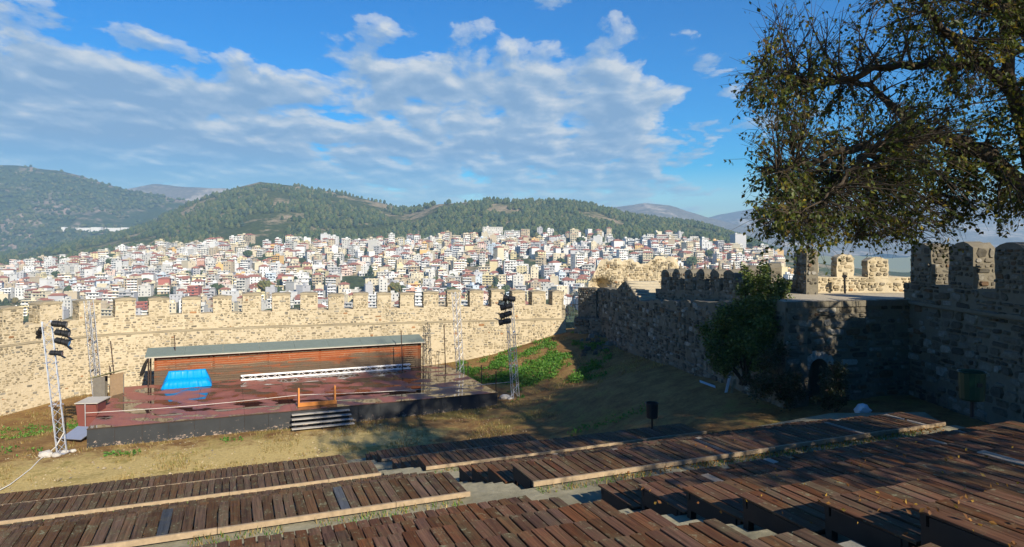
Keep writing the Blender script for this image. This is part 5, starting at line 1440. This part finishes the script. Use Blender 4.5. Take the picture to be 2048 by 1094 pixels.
def house_parts(o, w, d, h, floors, ci, red, rz, split):
    """Shapes of one house about the point o; returns a list of (part name, mesh builder)."""
    ca, sa = math.cos(rz), math.sin(rz); ax = Vector((ca, sa, 0)); ay = Vector((-sa, ca, 0)); az = Vector((0, 0, 1))
    def B(mb, x0, x1, y0, y1, z0, z1, m):
        mb.obox(o + ax * (x0 + x1) / 2 + ay * (y0 + y1) / 2 + az * (z0 + z1) / 2, ax * (x1 - x0) / 2, ay * (y1 - y0) / 2, az * (z1 - z0) / 2, m)
    out = []; wall = MB(); B(wall, -w / 2, w / 2, -d / 2, d / 2, -7, h, ci)
    fh = h / floors
    def Q(mb, x0, x1, z0, z1, y, m):          # a pane in the front
        mb.add([o + ax * x0 + ay * y + az * z0, o + ax * x1 + ay * y + az * z0, o + ax * x1 + ay * y + az * z1, o + ax * x0 + ay * y + az * z1], [(0, 1, 2, 3)], m)
    def S(mb, y0, y1, z0, z1, x, m):
        pts = [o + ax * x + ay * y0 + az * z0, o + ax * x + ay * y1 + az * z0, o + ax * x + ay * y1 + az * z1, o + ax * x + ay * y0 + az * z1]
        mb.add(pts, [(0, 1, 2, 3)] if x > 0 else [(3, 2, 1, 0)], m)
    style = R(); inset = U(0, 0.25) * w; blank = R() < 0.14
    bal = style < 0.72 and not blank
    bx0, bx1 = (-w / 2, w / 2 - inset) if R() < 0.5 else (-w / 2 + inset, w / 2)
    rail = ci if R() < 0.55 else I_RAIL
    nw = max(2, int(w / 3.0))
    for f in range(floors):
        z = f * fh
        if not blank:
            for k in range(nw):
                x = -w / 2 + (k + 0.5) * w / nw; ww = U(0.5, 1.3) if bal else U(0.4, 0.8)
                if R() < 0.22: continue
                Q(wall, x - ww, x + ww, z + (0.3 if bal else 0.9), z + fh - 0.45, -d / 2 - 0.04, I_WIN)
        for sx in (-w / 2 - 0.04, w / 2 + 0.04):
            if R() < 0.5:
                y = U(-0.3, 0.3) * d; S(wall, y - 0.6, y + 0.6, z + 0.9, z + fh - 0.6, sx, I_WIN)
        if bal and f > 0:
            b = MB() if split else wall
            dep = 1.35
            B(b, bx0, bx1, -d / 2 - dep, -d / 2, z - 0.18, z, rail)
            B(b, bx0, bx1, -d / 2 - dep, -d / 2 - dep + 0.12, z + 0.003, z + 0.95, rail)
            if R() < 0.22: B(b, bx0 + 0.3, bx0 + (bx1 - bx0) * U(0.3, 0.7), -d / 2 - dep - 0.1, -d / 2 - dep - 0.04, z + fh - 1.1, z + fh - 0.3, I_AWN)
            if split: out.append(('balcony', b))
    out.insert(0, ('wall', wall))
    r = MB()
    if red:
        e = 0.6; rh = U(1.6, 2.6); x0, x1, y0, y1 = -w / 2 - e, w / 2 + e, -d / 2 - e, d / 2 + e; ri = min(w, d) * 0.4
        pts = [(x0, y0, h), (x1, y0, h), (x1, y1, h), (x0, y1, h), (x0 + ri, 0, h + rh), (x1 - ri, 0, h + rh)]
        r.add([o + ax * a + ay * b + az * (c + 0.01) for a, b, c in pts], [(0, 1, 5, 4), (1, 2, 5), (2, 3, 4, 5), (3, 0, 4), (3, 2, 1, 0)], I_TILE)
        B(r, w * 0.1, w * 0.1 + 0.8, 0.3, 1.1, h + 0.3, h + rh + 0.7, ci)
    else:
        B(r, -w / 2 - 0.25, w / 2 + 0.25, -d / 2 - (1.4 if bal else 0.25), d / 2 + 0.25, h + 0.01, h + 0.28, ci if R() < 0.6 else I_FLAT)
        B(r, -w / 2, w / 2, -d / 2, -d / 2 + 0.15, h + 0.283, h + 1.0, ci)
        if R() < 0.75:
            px_ = U(-0.25, 0.25) * w; B(r, px_ - 1.8, px_ + 1.8, 0, 3.4, h + 0.283, h + 2.9, ci)
        for _ in range(random.randint(0, 3)):
            px_ = U(-0.4, 0.4) * w; B(r, px_ - 0.6, px_ + 0.6, -1.2, -0.2, h + 0.283, h + U(1.0, 1.7), random.choice((I_WIN, I_RAIL, I_FLAT)))
    out.append(('roof', r))
    return out

MERLON_X = [32, 106, 182, 252, 318, 382, 444, 503, 562, 618, 672, 722, 769, 815, 863, 910, 955, 997, 1039, 1080, 1118]
def where_words(x, y):
    if x < 1130:
        k = min(range(len(MERLON_X)), key=lambda i: abs(MERLON_X[i] - x)); n = len(MERLON_X) - k
        place = f'over {ORD[n - 1]} merlon from gate'
    elif x < 1190: place = 'over the iron gate'
    elif x < 1270: place = 'over the bastion hollow'
    elif x < 1345: place = 'over the bastion crest'
    elif x < 1480: place = 'over the shaded rampart merlons'
    elif x < 1600: place = 'over the evergreen shrub'
    else: place = 'behind the tower platform'
    band = 'at forest edge' if y < 468 else 'upper slope' if y < 492 else 'mid slope' if y < 520 else 'lower slope' if y < 548 else 'just above wall' if y < 583 else 'in wall gap'
    return place, band

NUM = {1: 'one', 2: 'two', 3: 'three', 4: 'four', 5: 'five', 6: 'six', 7: 'seven', 8: 'eight'}
def town():
    cand = []
    Y = 545.0
    while Y < 1165:
        row = 14.5 + 0.003 * Y
        x = -120 + U(0, 20)
        while x < 1780:
            Yj = Y + U(-6, 6); stepx = (11.5 + U(0, 8.5)) / Yj * F
            x += stepx
            zc = float(np.interp(x, TX, CITY))
            lim = 1165 if x < 1560 else 900
            if Yj > lim: continue
            # trees and gaps between the houses
            X = px2t(x) * Yj
            if mnoise.noise((X * 0.02, Yj * 0.02, 4.4)) > 0.42: continue
            tall = R()
            floors = random.choices((1, 2, 3, 4, 5, 6, 7), (7, 22, 24, 16, 7, 2, 0.5))[0]
            w = U(7.5, 15) if floors > 2 else U(6, 11); d = U(8, 12)
            red = R() < (0.6 if floors <= 2 else 0.28)
            cand.append(dict(x=x, Y=Yj, X=X, w=w, d=d, fl=floors, h=floors * U(2.75, 3.1), ci=random.choices(range(len(WALLC)), WWT)[0], red=red, rz=random.gauss(0.12, 0.3), z=land_n(x, Yj) - 0.5))
        Y += row
    # landmark blocks
    for (x, Yj, w, d, fl, ci, red, rz, nm) in ((1275, 1150, 60, 14, 4, 0, False, 0.05, 1), (1330, 1145, 36, 22, 3, 1, False, 0.1, 2), (1741, 0, 0, 0, 0, 0, 0, 0, 0), (985, 1158, 34, 14, 6, 1, False, 0.1, 3), (1025, 1140, 26, 13, 5, 0, False, -0.1, 3), (1476, 1120, 20, 16, 7, 5, False, 0.25, 3), (840, 640, 7.5, 10, 7, 0, False, 0.0, 4), (824, 660, 10, 11, 6, 7, False, 0.0, 4)):
        if not fl: continue
        cand = [c for c in cand if not (abs(c['X'] - px2t(x) * Yj) < (w + c['w']) / 2 and abs(c['Y'] - Yj) < (d + c['d']) / 2 + 1)]
        cand.append(dict(x=x, Y=Yj, X=px2t(x) * Yj, w=w, d=d, fl=fl, h=fl * 3.05, ci=ci, red=red, rz=rz, z=land_n(x, Yj) - 0.5))
    # how much of each one shows from here, front to back
    cols = np.full(2200, 600.0)       # index = x + 100, the skyline of the walls
    cols[100:1230] = 588; cols[1290:1460] = 520; cols[1420:1660] = 560; cols[1660:1925] = 560; cols[1920:] = 480
    for g in ((52, 85), (128, 161), (203, 232), (272, 298), (339, 364), (401, 426), (463, 485), (522, 544), (580, 601), (635, 657), (688, 707), (737, 755), (783, 801), (829, 848), (878, 896), (923, 941), (968, 984), (1052, 1066)):
        cols[100 + g[0]:100 + g[1]] = 622
    keep = []
    for c in sorted(cand, key=lambda q: q['Y']):
        s = F / c['Y']; x0 = int(c['x'] - c['w'] * s / 2) + 100; x1 = int(c['x'] + c['w'] * s / 2) + 100
        yt = 490 + (CAM_Z - c['z'] - c['h']) * s; yb = 490 + (CAM_Z - c['z']) * s
        x0 = max(0, min(2199, x0)); x1 = max(x0 + 1, min(2199, x1))
        seg = cols[x0:x1]; vis = np.clip(np.minimum(seg, yb) - yt, 0, None)
        c['vis'] = float(vis.sum()); c['yt'] = yt; c['yv'] = yt + float(vis.mean()) / 2
        cols[x0:x1] = np.minimum(seg, yt)
        if c['vis'] > 6 or c['Y'] > 1140: keep.append(c)
    for c in keep:
        if not 4 < c['x'] < 1600: c['vis'] = 0.0
    keep.sort(key=lambda q: -q['vis'])
    single = keep[:300]; rest = keep[300:]
    labs = {}
    for c in single:
        place, band = where_words(c['x'], c['yv'])
        kind = 'house' if c['fl'] <= 2 else 'block'
        roof = 'red roof' if c['red'] else 'flat roof'
        c['lab'] = f"{WALLC[c['ci']][0]} {NUM[c['fl']]}-storey {kind}, {roof}, {band}, {place}"
        labs.setdefault(c['lab'], []).append(c)
    for lab, cs in labs.items():
        if len(cs) < 2: continue
        cs.sort(key=lambda q: q['x'])
        for i, c in enumerate(cs):
            wd = 'leftmost' if i == 0 else 'rightmost' if i == len(cs) - 1 else 'middle'
            base = lab.split(', ')
            c['lab'] = f"{wd} {base[0]}, {base[1]}, {', '.join(base[2:])}"
    for k, c in enumerate(single):
        o = Vector((c['X'], c['Y'], c['z']))
        split = k < 130
        root = empty('apartment_block' if c['fl'] > 2 else 'town_house', o, c['lab'], 'building', 'houses of the town on the hillside')
        parts = house_parts(o, c['w'], c['d'], c['h'], c['fl'], c['ci'], c['red'], c['rz'], split)
        for nm, mb in parts:
            used = sorted(set(mb.m)); remap = {m: i for i, m in enumerate(used)}
            mb.m = [remap[m] for m in mb.m]
            mb.build(nm, [TOWN_MATS[m] for m in used], root)
    mb = MB()
    for c in rest:
        for nm, q in house_parts(Vector((c['X'], c['Y'], c['z'])), c['w'], c['d'], c['h'], c['fl'], c['ci'], c['red'], c['rz'], False):
            b = len(mb.v); mb.v.extend(q.v); mb.c.extend(q.c); mb.f.extend(tuple(i + b for i in f) for f in q.f); mb.m.extend(q.m)
    o = mb.build('distant_houses', TOWN_MATS); tag(o, 'tightly packed smaller houses filling the town between the larger blocks', kind='stuff')
    # the white complex on the western hill
    root = empty('hillside_complex', Vector((px2t(200) * 2250, 2250, h_west(200, 2250))), 'long low white complex alone on the hazy western hill', 'building')
    for x, w, h in ((165, 60, 8), (195, 34, 14), (228, 50, 7), (252, 22, 12), (130, 12, 16)):
        q = Vector((px2t(x) * 2250, 2250, CAM_Z + (490 - 457) / F * 2250))
        b = MB(); b.box(q.x - w / 2, q.x + w / 2, 2240, 2255, q.z - 12, q.z + h * 0.28, 0); b.build('wing', [WM[0]], root)
    return single
town()

def town_trees():
    import bmesh
    pal_sets = [[((0.045, 0.068, 0.022), 1), ((0.06, 0.085, 0.03), 1)], [((0.16, 0.12, 0.03), 1), ((0.11, 0.11, 0.03), 1)], [((0.03, 0.05, 0.02), 1), ((0.04, 0.06, 0.025), 1)], [((0.10, 0.07, 0.04), 1), ((0.13, 0.09, 0.05), 1)]]
    protos = []
    for k in range(6):
        pal = pal_sets[[0, 0, 1, 2, 3, 2][k]]; cyp = k in (3, 5)
        mb = MB()
        for _ in range(90 if not cyp else 70):
            while True:
                q = Vector((U(-1, 1), U(-1, 1), U(-1, 1)))
                if q.length < 1: break
            s = U(0.22, 0.42)
            if cyp: c = Vector((q.x * 0.22 * (1 - abs(q.z) * 0.6), q.y * 0.22, 0.55 + q.z * 0.45)); s *= 0.3
            else: c = Vector((q.x * 0.5, q.y * 0.5, 0.62 + q.z * 0.36)); s *= 0.55
            col = pick(pal)
            d1 = Vector((U(-1, 1), U(-1, 1), U(-1, 1))).normalized() * s; d2 = d1.orthogonal().normalized() * s; d3 = d1.cross(d2).normalized() * s * 0.6
            mb.add([c + d1, c + d2, c - d1, c - d2, c + d3, c - d3], [(0, 1, 4), (1, 2, 4), (2, 3, 4), (3, 0, 4), (1, 0, 5), (2, 1, 5), (3, 2, 5), (0, 3, 5)], 0, col)
        me = bpy.data.meshes.new('crown'); me.from_pydata(mb.v, [], mb.f); me.materials.append(M['needle'])
        ca = me.color_attributes.new('Col', 'FLOAT_COLOR', 'POINT'); a = np.ones((len(mb.v), 4), dtype=np.float32); a[:, :3] = np.array(mb.c, dtype=np.float32); ca.data.foreach_set('color', a.ravel()); me.update()
        t = MB().tube([(0, 0, -0.3), (0, 0, 0.35)], [0.05, 0.03], 6); tm = bpy.data.meshes.new('trunk'); tm.from_pydata(t.v, [], t.f); tm.materials.append(M['bark']); tm.update()
        protos.append((me, tm, cyp))
    spots = [(30, 556, 11, 0), (270, 590, 12, 0), (440, 572, 13, 0), (455, 560, 9, 4), (535, 570, 16, 2), (520, 575, 11, 2), (555, 578, 10, 0), (597, 560, 14, 3), (625, 565, 11, 3), (745, 540, 17, 3), (638, 545, 13, 3), (790, 572, 15, 2), (805, 575, 11, 0), (905, 580, 13, 0), (992, 562, 20, 3), (1010, 575, 11, 1), (985, 577, 12, 2), (860, 540, 10, 0), (230, 512, 12, 0), (228, 522, 12, 1), (185, 508, 10, 4), (85, 500, 10, 0), (60, 490, 9, 1), (500, 505, 12, 0), (340, 515, 11, 0), (380, 545, 10, 0), (410, 535, 9, 4), (680, 520, 11, 3), (1060, 500, 10, 0), (1120, 520, 11, 0), (1180, 505, 12, 4), (1215, 490, 13, 0), (1225, 484, 12, 0), (1385, 470, 12, 5), (1400, 468, 18, 0), (1380, 520, 16, 0), (1415, 505, 12, 1), (1420, 485, 14, 1), (1500, 480, 10, 0), (1160, 478, 14, 0), (1190, 470, 12, 0), (700, 478, 9, 0), (560, 490, 9, 3), (300, 560, 10, 0), (120, 545, 9, 0), (735, 500, 13, 3), (940, 520, 10, 0), (1260, 505, 11, 0), (1300, 478, 10, 4), (1340, 500, 10, 0)]
    KIND = {0: 'bushy green tree', 1: 'olive green tree', 2: 'yellowing autumn tree', 3: 'dark upright cypress', 4: 'brownish bare-looking tree', 5: 'slim dark cypress'}
    seen = {}
    for x, y, h, k in spots:
        # the point of the slope that shows at this height
        best = min((abs(490 + (CAM_Z - land_n(x, Y) - h * 0.7) / Y * F - y), Y) for Y in range(560, 1170, 10))[1]
        me, tm, cyp = protos[k]; o = Vector((px2t(x) * best, best - 9, land_n(x, best) - 0.3))
        place, band = where_words(x, y)
        lab = f'{KIND[k]} among the houses, {band}, {place}'
        if lab in seen: lab = 'smaller ' + lab
        if lab in seen: lab = lab.replace('smaller', 'rightmost')
        seen[lab] = 1
        root = empty('town_tree', o, lab, 'tree', 'trees between the houses of the town')
        for nm, m_ in (('crown', me), ('trunk', tm)):
            p = bpy.data.objects.new(nm, m_); p.scale = (h * (1.0 if not cyp else 0.9),) * 2 + (h,); p.rotation_euler = (0, 0, U(0, 6.28)); p.location = (0, 0, 0)
            C.objects.link(p); p.parent = root
town_trees()

def town_greenery():
    mb = MB(); n = 0
    cols = [((0.05, 0.07, 0.025), 4), ((0.07, 0.09, 0.03), 3), ((0.12, 0.10, 0.035), 1.2), ((0.035, 0.05, 0.02), 3)]
    while n < 520:
        x = U(-80, 1560); Y = U(560, 1165); X = px2t(x) * Y
        if mnoise.noise((X * 0.014, Y * 0.014, 9.1)) < 0.0: continue
        z = land_n(x, Y); h = U(4, 9); c = pick(cols)
        for _ in range(3): add_pine(mb, X + U(-3, 3), Y + U(-3, 3), z - 0.5, h * U(0.7, 1.1), h * U(0.3, 0.5), c)
        n += 1
    tag(mb.build('town_greenery', M['needle'], color=True), 'small gardens and bushes squeezed between the houses of the town', kind='stuff')
town_greenery()

# ------------------------------------------------------------------ air
def haze():
    mb = MB(); mb.box(-9000, 9000, -400, 8200, -260, 470)
    m = bpy.data.materials.new('haze_air'); m.use_nodes = True; t = m.node_tree
    for n in list(t.nodes):
        if n.type != 'OUTPUT_MATERIAL': t.nodes.remove(n)
    v = t.nodes.new('ShaderNodeVolumePrincipled')
    v.inputs['Color'].default_value = (0.40, 0.68, 1.0, 1); v.inputs['Density'].default_value = 0.00018; v.inputs['Anisotropy'].default_value = 0.0
    t.links.new(v.outputs[0], t.nodes['Material Output'].inputs['Volume'])
    o = mb.build('haze', m); tag(o, 'thin bluish haze in the air over the valley', kind='stuff')
haze()
